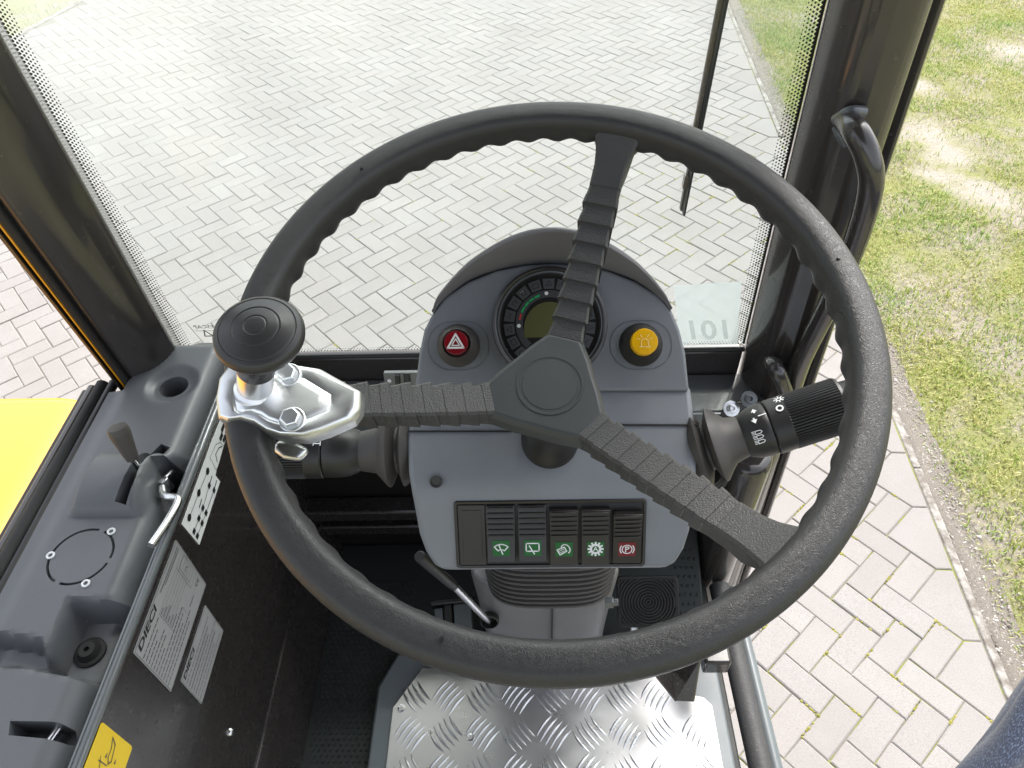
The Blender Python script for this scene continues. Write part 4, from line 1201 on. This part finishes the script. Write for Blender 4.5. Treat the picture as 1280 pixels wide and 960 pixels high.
# cutters: cup hole, lever slot, latch pocket, knock-out grooves, small slot
def ribbon(path, w):
    P = [np.array(p[:2], float) for p in path]; L_, R2 = [], []
    for i, p in enumerate(P):
        d = unit(P[min(i + 1, len(P) - 1)] - P[max(i - 1, 0)]); n_ = np.array([-d[1], d[0]])
        ww = w[i] if isinstance(w, (list, tuple)) else w
        L_.append(tuple(p + n_ * ww / 2)); R2.append(tuple(p - n_ * ww / 2))
    return L_ + R2[::-1]
cut = MB()
cut.lathe(Fr((CUP[0], CUP[1] + .002, 0), (1, 0, 0), (0, 1, 0)), [(.016, ZC - .05), (.0185, ZC + .03)], 32)
sp_ = spline([A3(*atz(207, 557, ZC)[:2], 0), A3(*atz(190, 570, ZC + .004)[:2], 0), A3(*atz(174, 582, ZC + .014)[:2], 0), A3(*atz(161, 600, ZC + .02)[:2], 0), A3(*atz(154, 620, ZC + .015)[:2], 0), A3(*atz(154, 634, ZC + .005)[:2], 0)], 4)
wd_ = [.013] * 6 + [.011] * 5 + [.0125] * 20
cut.prism(WORLD, ribbon(sp_, wd_[:len(sp_)]), ZC - .06, ZC + .06)
lp = [tuple(atz(u, v, ZC - .02)[:2]) for u, v in ((203, 595), (214, 585), (232, 588), (222, 622), (203, 624))]
cut.prism(WORLD, lp, ZC - .055, ZC + .05)
sl_ = [tuple(atz(u, v, ZC - .002)[:2]) for u, v in ((14, 902), (74, 903), (87, 908), (86, 924), (78, 926), (12, 920))]
cut.prism(WORLD, sl_, ZC - .03, ZC + .05)
KO = atz(101, 695, ZC)[:2]
for a0, a1 in ((78, 170), (182, 243), (254, 345), (-5, 66)):
    cut.prism(WORLD, arc(KO[0], KO[1], .0318, a0, a1, 14) + arc(KO[0], KO[1], .0292, a1, a0, 14), ZC - .006, ZC + .03)
cuto = cut.build('cutter', M['dark'], root, smooth=False)
bo = top.modifiers.new('cut', 'BOOLEAN'); bo.operation = 'DIFFERENCE'; bo.object = cuto; bo.solver = 'EXACT'; bo.use_self = True
dg = bpy.context.evaluated_depsgraph_get(); dg.update()
me2 = bpy.data.meshes.new_from_object(top.evaluated_get(dg)); top.modifiers.clear(); top.data = me2
me2.polygons.foreach_set('use_smooth', [True] * len(me2.polygons)); me2.set_sharp_from_angle(angle=R_(40))
bpy.data.objects.remove(cuto)
# what shows inside the holes
mb = MB(); mb.lathe(Fr((CUP[0], CUP[1], 0), (1, 0, 0), (0, 1, 0)), [(.009, ZC - .049), (.007, ZC - .042), (.0001, ZC - .041)], 20); mb.build('cup_screw', M['edge'], root)
for u, v in ((139, 664), (63, 694), (107, 729)):
    p = atz(u, v, ZC + .001); mb = MB(); mb.ring(Fr((p[0], p[1], ZC + .0008), (1, 0, 0), (0, 1, 0)), .0032, .0011, 20, 8); mb.build('rivet', M['white'], root)
p = atz(113, 816, ZC - .034); f = Fr(p, (1, 0, 0), (0, 1, 0))
mb = MB(); mb.lathe(f, [(.0145, -.001), (.0145, .002), (.0125, .003), (.0110, .003), (.0075, .0085), (.0070, .0085), (.0025, .0085), (.0022, .005)], 28); mb.build('rubber_plug', M['rubber'], root)
p = atz(72, 914, ZC - .02); mb = MB(); mb.tube([p + A3(-.004, -.012, 0), p + A3(.004, .014, 0)], .004, 12); mb.build('slot_catch', M['steel'], root)
p = atz(155, 618, ZC - .012); mb = MB(); mb.box(Fr(p, (1, .1, 0), (0, 1, 0)), (-.005, .005), (-.009, .008), (-.006, .002)); mb.box(Fr(p, (1, .4, 0), (0, 1, .2)), (-.004, .003), (-.003, .010), (.002, .006)); mb.build('lever_linkage', M['steel'], root, .001)
# gear lever
b0_, b1_ = atz(178, 590, ZC + .004), atz(165, 572, ZC + .036); k1 = atz(146, 534, ZC + .072)
mb = MB(); mb.tube([b0_ - A3(0, 0, .02), b0_, b1_], .0042, 12); lev = mb.build('console_lever', M['steel'], root); lev['label'] = 'short lever with grey tapered knob'
ax = unit(k1 - b1_); Lk = np.linalg.norm(k1 - b1_); kf2 = axis_frame(b1_ - ax * .002, ax)
mb = MB(); mb.lathe(kf2, [(.0062, 0), (.0068, .004), (.0105, Lk * .82), (.0106, Lk * .95), (.0094, Lk + .002), (.0050, Lk + .003), (.0001, Lk + .003)], 28); mb.build('knob', plastic('grey_knob', (.060, .055, .052), .5, 800, .3), lev)
# bent rod handle by the latch pocket
q = [atz(203, 610, ZC - .004), atz(206, 620, ZC + .001), atz(218, 622, ZC + .004), atz(222, 628, ZC + .006), atz(208, 654, ZC + .010), atz(189, 682, ZC + .014)]
mb = MB(); mb.tube(spline(q, 5), .0042, 14); latch = mb.build('latch_handle', metal('white_zinc_rod', (.9, .9, .88), .28), root); latch['label'] = 'bent bright rod handle beside the lever'
mb = MB(); p = atz(206, 603, ZC - .006); f = axis_frame(p, (-.3, .2, 1)); mb.lathe(f, [(.0055, -.01), (.0055, .004), (.003, .005)], 14); mb.build('latch_pivot', M['steel'], latch, .0005)
mb = MB(); mb.tube([atz(205, 600, ZC - .012), atz(216, 588, ZC - .02)], .0035, 10); mb.build('latch_link', M['steel'], latch)

# sheet-metal side panel under the console
XP = -.366
mb = MB(); mb.box(WORLD, (XP - .006, XP), (-.1, .70), (1.52, 1.984)); mb.build('side_panel', M['frame2'], root, .002)
mb = MB(); mb.tube([A3(XP - .0035, -.1, 1.9865), A3(XP - .0035, .70, 1.9865)], .0042, 10); mb.tube([A3(XP - .0115, -.1, 1.980), A3(XP - .0115, .70, 1.980)], .003, 8); mb.build('panel_lip', M['edge'], root)
mb = MB(); mb.prism(Fr((0, 0, 0), (1, 0, 0), (0, 0, 1)), [(XP - .004, 1.60), (XP + .0015, 1.60), (-.352, 1.56), (-.338, 1.505), (-.338, 1.49), (XP - .004, 1.49)], -.70, .1); mb.build('lower_step', M['frame2'], root, .003)
PX = Fr((XP + .0006, 0, 0), (0, 1, 0), (0, 0, 1)); PX.z = A3(1, 0, 0)
def px2(u, v): p = atx(u, v, XP); return p[1], p[2]


def plate(y0, y1, z0, z1, name, mat_, label):
    s = MB(); s.prism(PX, rrect(y0, y1, z0, z1, .0015, 2), 0, .0006)
    o = s.build(name, mat_, root, smooth=False); o['label'] = label
    return o
# big identification plate
pa = plate(.2785, .3965, 1.884, 1.976, 'identification_plate', M['grey_print'], 'large grey printed plate with black maker lettering on the side panel')
mb = MB(); z = .0009
PT = Fr(PX.p(.2815, 1.9665), (0, 1, 0), (0, 0, 1)); PT.z = A3(1, 0, 0)
text_mb(mb, 'DIECI', Fr(PX.p(.283, 1.9645, z), (0, 1, 0), (0, 0, 1)), .0115, 0, 0, .18, False, 1.55, .028)
mb.stroke(PX, rrect(.2797, .3953, 1.8852, 1.9748, .001, 1), .0005, z, 1, True)
for (a_, b_, zz) in ((.342, .392, 1.9690), (.352, .392, 1.9655)): mb.stroke(PX, [(a_, zz), (b_, zz)], .0012, z, 1)
for k in range(6):
    zz = 1.957 - k * .0058; mb.stroke(PX, [(.325, zz), (.3935, zz)], .0003, z, 1)
    mb.stroke(PX, [(.327, zz - .003), (.327 + .006 + .004 * (k % 3), zz - .003)], .0011, z, 1)
mb.stroke(PX, [(.325, 1.9575), (.325, 1.9225)], .0003, z, 1); mb.stroke(PX, [(.375, 1.957), (.375, 1.915), (.3935, 1.915)], .0004, z, 1)
mb.stroke(PX, rrect(.378, .393, 1.922, 1.952, .0003, 1), .0004, z, 1, True); mb.stroke(PX, [(.382, 1.936), (.386, 1.939), (.389, 1.935)], .0008, z, 1)
for q in (.3845, .3895): mb.stroke(PX, arc(q + .001, 1.906, .0026, 70, 290, 8), .0008, z, 0)
mb.stroke(PX, [(.3885, 1.906), (.3905, 1.906)], .0007, z, 0)
for k in range(11):
    zz = 1.9565 - k * .0062; y = .282
    while y < (.318 if k < 6 else .352) - (k % 3) * .006:
        w = rng.uniform(.0015, .006); mb.stroke(PX, [(y, zz), (y + w, zz)], .0013, z, 1); y += w + .0022
mb.stroke(PX, [(.325, 1.9185), (.352, 1.9185), (.352, 1.905)], .0003, z, 1); mb.stroke(PX, [(.360, 1.904), (.372, 1.904)], .0012, z, 1)
mb.build('print', [M['black_print'], M['ink']], pa, smooth=False)
pb = plate(.2945, .3785, 1.808, 1.871, 'identification_plate', M['grey_print'], 'small grey printed plate below the large one')
mb = MB(); text_mb(mb, 'DIECI', Fr(PX.p(.298, 1.8625, z), (0, 1, 0), (0, 0, 1)), .0092, 0, 0, .18, False, 1.45, .028)
mb.stroke(PX, rrect(.2955, .3775, 1.809, 1.870, .001, 1), .0004, z, 1, True)
for k in range(7):
    zz = 1.857 - k * .0068; y = .298
    while y < .372 - (k % 3) * .009:
        w = rng.uniform(.002, .007); mb.stroke(PX, [(y, zz), (y + w, zz)], .0017 if k in (1, 2, 4) else .0012, z, 1); y += w + .0022
mb.build('print', [M['black_print'], M['ink']], pb, smooth=False)
# white control diagram
mb = MB(); ol = [px2(u, v) for u, v in ((226, 655), (248, 681), (274, 602), (268, 594), (282, 545), (300, 500), (290, 487), (262, 555))]
mb.prism(PX, ol, 0, .0006); pc = mb.build('control_diagram', M['white'], root, smooth=False); pc['label'] = 'white sticker with black lever-pattern diagram'
mb = MB()
dots = [px2(u, v) for u, v in ((235, 647), (247, 616), (258, 589))]
mb.stroke(PX, dots, .0008, z)
for d_ in dots: mb.disc(PX, d_, .0042, z + .0001, 14)
for u, v in ((241, 664), (245, 670), (247, 648), (251, 654), (252, 635), (256, 641), (260, 607), (266, 613)):
    p_ = px2(u, v); mb.box(PX, (p_[0] - .0028, p_[0] + .0028), (p_[1] - .0032, p_[1] + .0032), (z, z + .0001))
for (ua, va, ub, vb) in ((241, 664, 252, 635), (245, 670, 256, 641), (252, 635, 260, 607), (256, 641, 266, 613), (259, 632, 264, 618)):
    mb.stroke(PX, [px2(ua, va), px2(ub, vb)], .0008, z)
for (u, v) in ((249, 630), (262, 601), (268, 606)): p_ = px2(u, v); mb.stroke(PX, [(p_[0] - .004, p_[1]), (p_[0] + .005, p_[1] + .001)], .0018, z)
mb.stroke(PX, [px2(u, v) for u, v in ((261, 572), (269, 588), (280, 560), (274, 553), (268, 556))], .0007, z, 0, True)
mb.stroke(PX, [px2(u, v) for u, v in ((270, 577), (268, 568), (272, 560), (276, 558))], .0014, z)
for (u, v) in ((275, 546), (279, 548), (277, 535), (282, 538)): p_ = px2(u, v); mb.box(PX, (p_[0] - .005, p_[0] + .005), (p_[1] - .003, p_[1] + .003), (z, z + .0001))
mb.build('diagram_print', M['black_print'], pc, smooth=False)
# yellow warning sticker
mb = MB(); ol = [px2(u, v) for u, v in ((127, 905), (165, 931))]; yb0 = ol[0][0]
mb.prism(PX, rrect(yb0 - .075, yb0 + .001, 1.921, 1.984, .003, 3), 0, .0006); pd = mb.build('warning_sticker', M['yellow_print'], root, smooth=False); pd['label'] = 'yellow sticker with black lever symbol at the bottom left'
mb = MB(); pcn = px2(137, 942)
def ys(u, v): return px2(u, v)
mb.stroke(PX, [ys(u, v) for u, v in ((139, 922), (142, 931), (137, 952), (133, 955), (133, 947), (137, 936))], .0012, z, 0, True)
for u, v in ((131, 944), (142, 952)):
    p_ = ys(u, v); mb.poly(PX, [(p_[0] - .002, p_[1] + .0015), (p_[0] + .0025, p_[1]), (p_[0] - .002, p_[1] - .0015)], z)
mb.stroke(PX, [ys(121, 950), ys(131, 957)], .0009, z); mb.stroke(PX, [ys(124, 945), ys(122, 960)], .0009, z)
mb.build('lever_symbol', M['ink'], pd, smooth=False)
p_ = atx(288, 915, XP); f = axis_frame(p_, (1, 0, 0)); mb = MB(); mb.lathe(f, [(.0055, 0), (.0055, .001), (.004, .003), (.0001, .0034)], 16); mb.build('panel_screw', M['steel'], root)

# left door sill trim: rubber strips between the console and the yellow bodywork
root = tag(empty('door_trim', (-.545, .3, 1.85)), 'black rubber and painted trim strips along the left door opening', 'door trim', None, 'thing')
e0, e1 = atz(152, 480, 1.965), atz(-40, 812, 1.965)
for (name, du, zz, r, m_) in (('inner_strip', 0.012, 1.968, .006, 'black'), ('rubber_seal', .027, 1.965, .0085, 'rubber'), ('outer_strip', .043, 1.958, .007, 'frame'), ('edge_strip', .055, 1.950, .006, 'black')):
    mb = MB(); mb.tube([A3(-.512 - du, -.1, zz), A3(-.512 - du, .60, zz), A3(-.512 - du, .63, zz)], r, 12); mb.build(name, M[m_], root)
mb = MB(); mb.box(WORLD, (-.572, -.515), (-.1, .63), (1.86, 1.952)); mb.build('sill_beam', M['frame2'], root, .003)

# yellow bodywork beside the cab
root = tag(empty('yellow_bodywork', (-.9, .4, 1.0)), 'glossy yellow machine bodywork outside the left window', 'bodywork')
zy = 1.62
fe = atz(60, 493, zy)[1]
xr = atz(122, 492, zy)[0] + .035
rg = []
rad_ = .11
for (x, zz) in [(xr - .9, zy)] + [(xr - rad_ + rad_ * math.sin(R_(a_)), zy - rad_ + rad_ * math.cos(R_(a_))) for a_ in (0, 15, 30, 45, 60, 75, 90)] + [(xr, 1.1), (xr - .9, 1.1)]:
    rg.append((x, zz))
FY = Fr((0, fe, 0), (1, 0, 0), (0, 0, 1)); FY.z = A3(0, 1, 0)
mb = MB()
rings = [[FY.p(x, zz, d_) for x, zz in rg] for d_ in (-1.4, -.02)]
rings.append([FY.p(x - (.004 if x > xr - .5 else 0), zz - (.004 if zz > 1.2 else 0), -.006) for x, zz in rg]); rings.append([FY.p(x - .012 * (x > xr - .5), zz - (.014 if zz > 1.2 else 0), 0.) for x, zz in rg])
mb.loft(rings); mb.build('hood_panel', M['yellow'], root, angle=50)
mb = MB()
for k in range(4): q = FY.at(xr - .004, zy - .012, -.07 - .022 * k); mb.box(q, (-.004, .0045), (-.003, .012), (-.007, .007))
mb.build('decal_lettering', M['white'], root, .0005)

# ------------------------------------------------------------------ floor
root = tag(empty('cab_floor', (0, .35, FLOOR - .05)), 'dark studded rubber cab floor mat left of the tread plate', 'floor mat', None, 'thing')
mb = MB(); mb.box(WORLD, (-.345, .285), (-.2, .69), (FLOOR - .05, FLOOR - .012)); mb.build('mat', M['mat'], root, .003)
mb = MB()
for j in range(64):
    for i in range(15):
        x = -.332 + i * .0088 + (.0044 if j % 2 else 0); y = .12 + j * .0078
        if x > -.222 and y < .5: continue
        c = A3(x, y, FLOOR - .012)
        mb.add([c + A3(.0028 * math.cos(q), .0028 * math.sin(q), -.0002) for q in np.arange(6) * math.pi / 3] + [c + A3(.0016 * math.cos(q), .0016 * math.sin(q), .0014) for q in np.arange(6) * math.pi / 3], [tuple(range(6, 12))] + [(k, (k + 1) % 6, 6 + (k + 1) % 6, 6 + k) for k in range(6)])
tag(mb.build('mat_studs', M['mat'], root, smooth=False), None, None, None, 'stuff')
# raised mat by the pedal
mb = MB(); mb.prism(Fr((0, 0, 0), (0, 1, 0), (0, 0, 1), A3(1, 0, 0)), [(.50, FLOOR - .012), (.62, FLOOR + .05), (.69, FLOOR + .09), (.69, FLOOR - .012)], .10, .268); mb.build('sloped_mat', M['mat'], root, .003)
mb = MB(); nrm = unit(A3(0, -.46, .89))
for j in range(9):
    for i in range(4):
        c = A3(.228 + i * .009 + (.0045 if j % 2 else 0), .53 + j * .0125, 0); c[2] = FLOOR - .012 + (c[1] - .50) * .062 / .12 + .0002
        mb.lathe(axis_frame(c, nrm), [(.003, -.0004), (.0018, .0016)], 6)
tag(mb.build('slope_studs', M['mat'], root, smooth=False), None, None, None, 'stuff')

root = tag(empty('tread_plate', (.02, .3, FLOOR)), 'bright aluminium diamond tread plate in a grey frame under the wheel', 'floor plate', None, 'thing')
ZF = FLOOR + .014
fo = [tuple(atz(u, v, ZF)[:2]) for u, v in ((472, 858), (497, 816))] + [tuple(atz(880, 818, ZF)[:2]), tuple(atz(906, 832, ZF)[:2])]
xl_, xr_ = fo[0][0], fo[3][0] - .012
mb = MB(); mb.prism(WORLD, [(xl_, -.1), (xl_, fo[0][1]), fo[1], (fo[2][0], fo[1][1]), (xr_, fo[3][1]), (xr_, -.1)], FLOOR - .045, ZF); mb.build('plate_frame', M['greyplate'], root, .004, 3)
ip = [tuple(atz(u, v, ZF)[:2]) for u, v in ((491, 885), (528, 836))]
xi, xo = ip[0][0], xr_ - .018
pin = [(xi, -.1), (xi, ip[0][1]), ip[1], (xo - .05, ip[1][1]), (xo - .045, ip[0][1] + .02), (xo - .01, ip[0][1] + .012), (xo, ip[0][1]), (xo, -.1)]
mb = MB(); mb.prism(WORLD, pin, ZF, ZF + .003); mb.build('aluminium_sheet', M['alu'], root, .001)
mb = MB(); pitch = .051
for j in range(-6, 22):
    for i in range(-4, 22):
        cx_, cy_ = xi - .02 + i * pitch, -.1 + j * pitch
        dirn = 1 if (i + j) % 2 == 0 else -1
        for k in range(-2, 3):
            # five curved bars in each group
            off_ = k * .0084; a_ = R_(52 * dirn); dx, dy = math.cos(a_), math.sin(a_); nx_, ny_ = -dy, dx
            mx, my = cx_ + nx_ * off_, cy_ + ny_ * off_; hlf = .0205 if abs(k) < 2 else .0180
            if sdpoly(pin[:3] + [(xo, ip[1][1]), (xo, -.1)], mx, my) < .013: continue
            if mx > xo - .055 and my > ip[0][1] - .002: continue
            pts = []
            for t_ in (-1, -.5, 0, .5, 1):
                bow = .0022 * (1 - t_ * t_) * dirn
                pts.append((mx + dx * hlf * t_ + nx_ * bow, my + dy * hlf * t_ + ny_ * bow, (1 - t_ * t_) ** .5))
            rings = []
            for x, y, w in pts:
                ww = .0005 + .0017 * w; hh_ = .0003 + .0021 * w
                rings.append([A3(x - nx_ * ww, y - ny_ * ww, ZF + .0029), A3(x - nx_ * ww * .3, y - ny_ * ww * .3, ZF + .003 + hh_), A3(x + nx_ * ww * .3, y + ny_ * ww * .3, ZF + .003 + hh_), A3(x + nx_ * ww, y + ny_ * ww, ZF + .0029)])
            mb.loft(rings, False, False)
tag(mb.build('tread_bars', M['alu'], root, angle=70), None, None, None, 'stuff')
for u, v in ((502, 886), (588, 922)):
    p = atz(u, v, ZF + .003); mb = MB(); mb.lathe(Fr(p, (1, 0, 0), (0, 1, 0)), [(.006, 0), (.0055, .002), (.003, .0024), (.0028, .0012)], 18); mb.build('plate_screw', M['steel'], root)

# pedal and its arm
root = tag(empty('foot_pedal', atz(810, 790, FLOOR + .03)), 'black rubber foot pedal with concentric ridges right of the column', 'pedal')
pc_ = dep(810, 752, 1.045); PDF = Fr(pc_, (1, 0, 0), (0, .80, .60))
hw, hh2 = .044, .036
mb = MB(); mb.prism(PDF, rrect(-hw, hw, -hh2, hh2, .007), -.008, .002); mb.build('pad', M['rubber'], root, .0015)
mb = MB()
for k in range(12):
    r = .0028 + k * .0042
    segs = []
    for q in range(97):
        a_ = 2 * math.pi * q / 96; x, y = r * math.cos(a_), r * math.sin(a_) * .96
        if abs(x) < hw - .004 and abs(y) < hh2 - .004: segs.append((x, y))
        else:
            if len(segs) > 1:
                mb.loft([[PDF.p(x_ * s_, y_ * s_, z_) for s_, z_ in ((1 - .0012 / r, .002), (1 - .0008 / r, .0050), (1 + .0008 / r, .0050), (1 + .0012 / r, .002))] for x_, y_ in segs], False, False)
            segs = []
    if len(segs) > 1: mb.loft([[PDF.p(x_ * s_, y_ * s_, z_) for s_, z_ in ((1 - .0012 / r, .002), (1 - .0008 / r, .0050), (1 + .0008 / r, .0050), (1 + .0012 / r, .002))] for x_, y_ in segs], False, False)
mb.build('ridges', M['rubber'], root)
mb = MB(); mb.tube([PDF.p(-.02, -.03, -.008), PDF.p(-.018, -.06, -.03)], .006, 10); mb.build('return_rod', M['steel'], root)
mb = MB(); mb.tube([PDF.p(.015, -.01, -.008), PDF.p(.015, .0, -.05)], .008, 10); mb.build('pedal_arm', M['frame2'], root)
mb = MB(); mb.box(PDF, (.004, .012), (-.058, -.036), (-.03, -.02)); mb.box(PDF, (.018, .028), (-.056, -.034), (-.03, -.02)); mb.build('switch_tab', M['white'], root, .001)

root = tag(empty('pedal_bracket', atz(850, 870, ZF)), 'black folded-metal bracket standing on the tread plate below the wheel rim', 'bracket')
g0, g1, g2, g3 = dep(822, 846, .97), dep(846, 876, .965), dep(868, 877, .965), dep(876, 826, .955)
g4 = dep(842, 838, 1.0)
mb = MB(); mb.add([g0, g1, g4, g0 + A3(0, .03, -.01)], [(0, 1, 2), (0, 2, 3)]); mb.add([g1, g2, g3, g4], [(0, 1, 2, 3)])
o = mb.build('bracket_plate', M['frame2'], root, smooth=False); sdm = o.modifiers.new('s', 'SOLIDIFY'); sdm.thickness = .003
mb = MB(); mb.add([g1 + A3(.002, .01, .004), g2 + A3(-.001, .01, .004), g3 + A3(-.002, .006, .002)], [(0, 1, 2)]); o = mb.build('bracket_web', M['rubber'], root, smooth=False); sdm = o.modifiers.new('s', 'SOLIDIFY'); sdm.thickness = .003

# small parts on the floor behind the column
root = tag(empty('floor_valve', atz(560, 780, FLOOR)), 'grey metal valve block on the floor left of the column foot', 'valve block')
p = dep(578, 772, 1.06); f = Fr(p, (1, .1, 0), (0, .9, .3))
mb = MB(); mb.box(f, (-.012, .014), (-.022, .02), (-.05, .004)); mb.build('block', M['edge'], root, .002)
mb = MB(); mb.box(f, (-.045, .02), (.02, .028), (-.05, .010)); mb.box(f, (-.026, -.014), (-.03, .02), (-.05, .006)); mb.build('holder', M['black'], root, .002)
mb = MB(); mb.box(f, (-.04, -.028), (.0, .016), (-.02, .004)); mb.build('tab', M['edge'], root, .001)
mb = MB(); mb.tube([f.p(-.10, -.008, -.01), f.p(-.055, -.008, -.008), f.p(-.02, -.012, -.006)], .010, 14); mb.build('hose', M['boot'], root)

# door sill on the right
root = tag(empty('door_sill', (.31, .3, FLOOR - .05)), 'speckled grey rounded sill rail along the open doorway', 'door sill', None, 'thing')
def sill_x(y): return atz(918, 800, FLOOR)[0] + (y - atz(918, 800, FLOOR)[1]) * (atz(955, 960, FLOOR)[0] - atz(918, 800, FLOOR)[0]) / (atz(955, 960, FLOOR)[1] - atz(918, 800, FLOOR)[1])
ysil = [-.1, .1, .2, .3, .4, .5, .56, .60]
mb = MB(); mb.tube([A3(sill_x(y) - .002, y, FLOOR - .01) for y in ysil], .0165, 18); mb.build('rail', plastic('speckled_rubber', (.055, .055, .057), .6, 260, .6, .001, .3, .4, .5), root)
mb = MB(); mb.tube([A3(sill_x(y) + .021, y, FLOOR - .016) for y in ysil], .0085, 12); mb.tube([A3(sill_x(y) + .029, y, FLOOR - .020) for y in ysil], .0035, 8); mb.build('edge_trim', M['greyplate'], root)
p = dep(898, 820, .99); mb = MB(); mb.box(Fr(p, (1, 0, 0), (0, 1, 0)), (-.02, .016), (-.012, .05), (-.03, .004)); mb.build('corner_block', M['frame2'], root, .004, 3)

# ------------------------------------------------------------------ person in jeans beside the doorway: only a thigh shows
hip, knee = dep(1362, 1048, .62), dep(1602, 614, .80)
dirv = unit(knee - hip); ankle = knee + A3(.10, .04, -.44); toe = ankle + A3(.06, .16, -.03)
pth = spline([hip - dirv * .42 + A3(-.06, 0, 0), hip - dirv * .2, hip, hip + (knee - hip) * .35, hip + (knee - hip) * .7, knee + A3(.01, .0, .0), knee + A3(.045, .02, -.09), knee + A3(.07, .03, -.26), ankle], 10)
n_ = 96; rings = []; rdl = np.interp(np.linspace(0, 1, len(pth)), [0, .02, .06, .13, .25, .38, .56, .66, .8, 1], [.01, .07, .115, .118, .100, .090, .078, .070, .064, .052])
x = None; UVs = []
ln_ = 0.
for i, p in enumerate(pth):
    d = unit(pth[min(i + 1, len(pth) - 1)] - pth[max(i - 1, 0)])
    if x is None: x = unit(np.cross((0, 0, 1), d))
    x = unit(x - d * (x @ d)); y = np.cross(d, x); ring = []
    if i: ln_ += np.linalg.norm(p - pth[i - 1])
    for k in range(n_):
        a_ = 2 * math.pi * k / n_
        fold = .004 * math.sin(3 * a_ + ln_ * 9) + .0035 * math.sin(7 * a_ - ln_ * 16 + 1.) + .0022 * math.sin(11 * a_ + ln_ * 30)
        fold += .0085 * (abs(math.sin(5.5 * a_ - ln_ * 2.2 + .6)) ** .55 - .6)
        # a deep crease along the inner side
        for c0_, w0_, dp in ((2.55, .10, .012), (3.25, .07, .008), (2.0, .12, .007)):
            da = (a_ - c0_ - .5 * ln_ + math.pi) % (2 * math.pi) - math.pi; fold -= dp * math.exp(-(da / w0_) ** 2)
        fold *= min(1., max(.25, rdl[i] / .09 - .25)) if i > len(pth) * .55 else min(1., rdl[i] / .09)
        ring.append(p + (rdl[i] + fold) * (x * math.cos(a_) + y * math.sin(a_))); UVs.append((rdl[i] * a_, ln_))
    rings.append(ring)
mb = MB(); mb.loft(rings)
nv = len(mb.v)
sh = []
for t_, w, h in ((-.35, .034, .07), (-.1, .046, .08), (.3, .050, .06), (.8, .052, .045), (1.3, .046, .035), (1.5, .02, .02)):
    c = ankle + (toe - ankle) * t_ + A3(0, 0, -.045); s_ = unit(np.cross(toe - ankle, (0, 0, 1)))
    sh.append([c + s_ * w * math.cos(q) + A3(0, 0, h) * (math.sin(q) if math.sin(q) > 0 else .35 * math.sin(q)) for q in [2 * math.pi * j / 16 for j in range(16)]])
mb.loft(sh, mi=1)
person = mb.build('person', [M['denim'], M['black']], None, angle=70, fix=True)
tag(person, 'leg in dark blue denim jeans at the bottom right corner', 'person')
uv = person.data.uv_layers.new(name='UVMap')
for lp_ in person.data.loops:
    vi = lp_.vertex_index
    uv.data[lp_.index].uv = UVs[vi] if vi < len(UVs) else (0, 0)
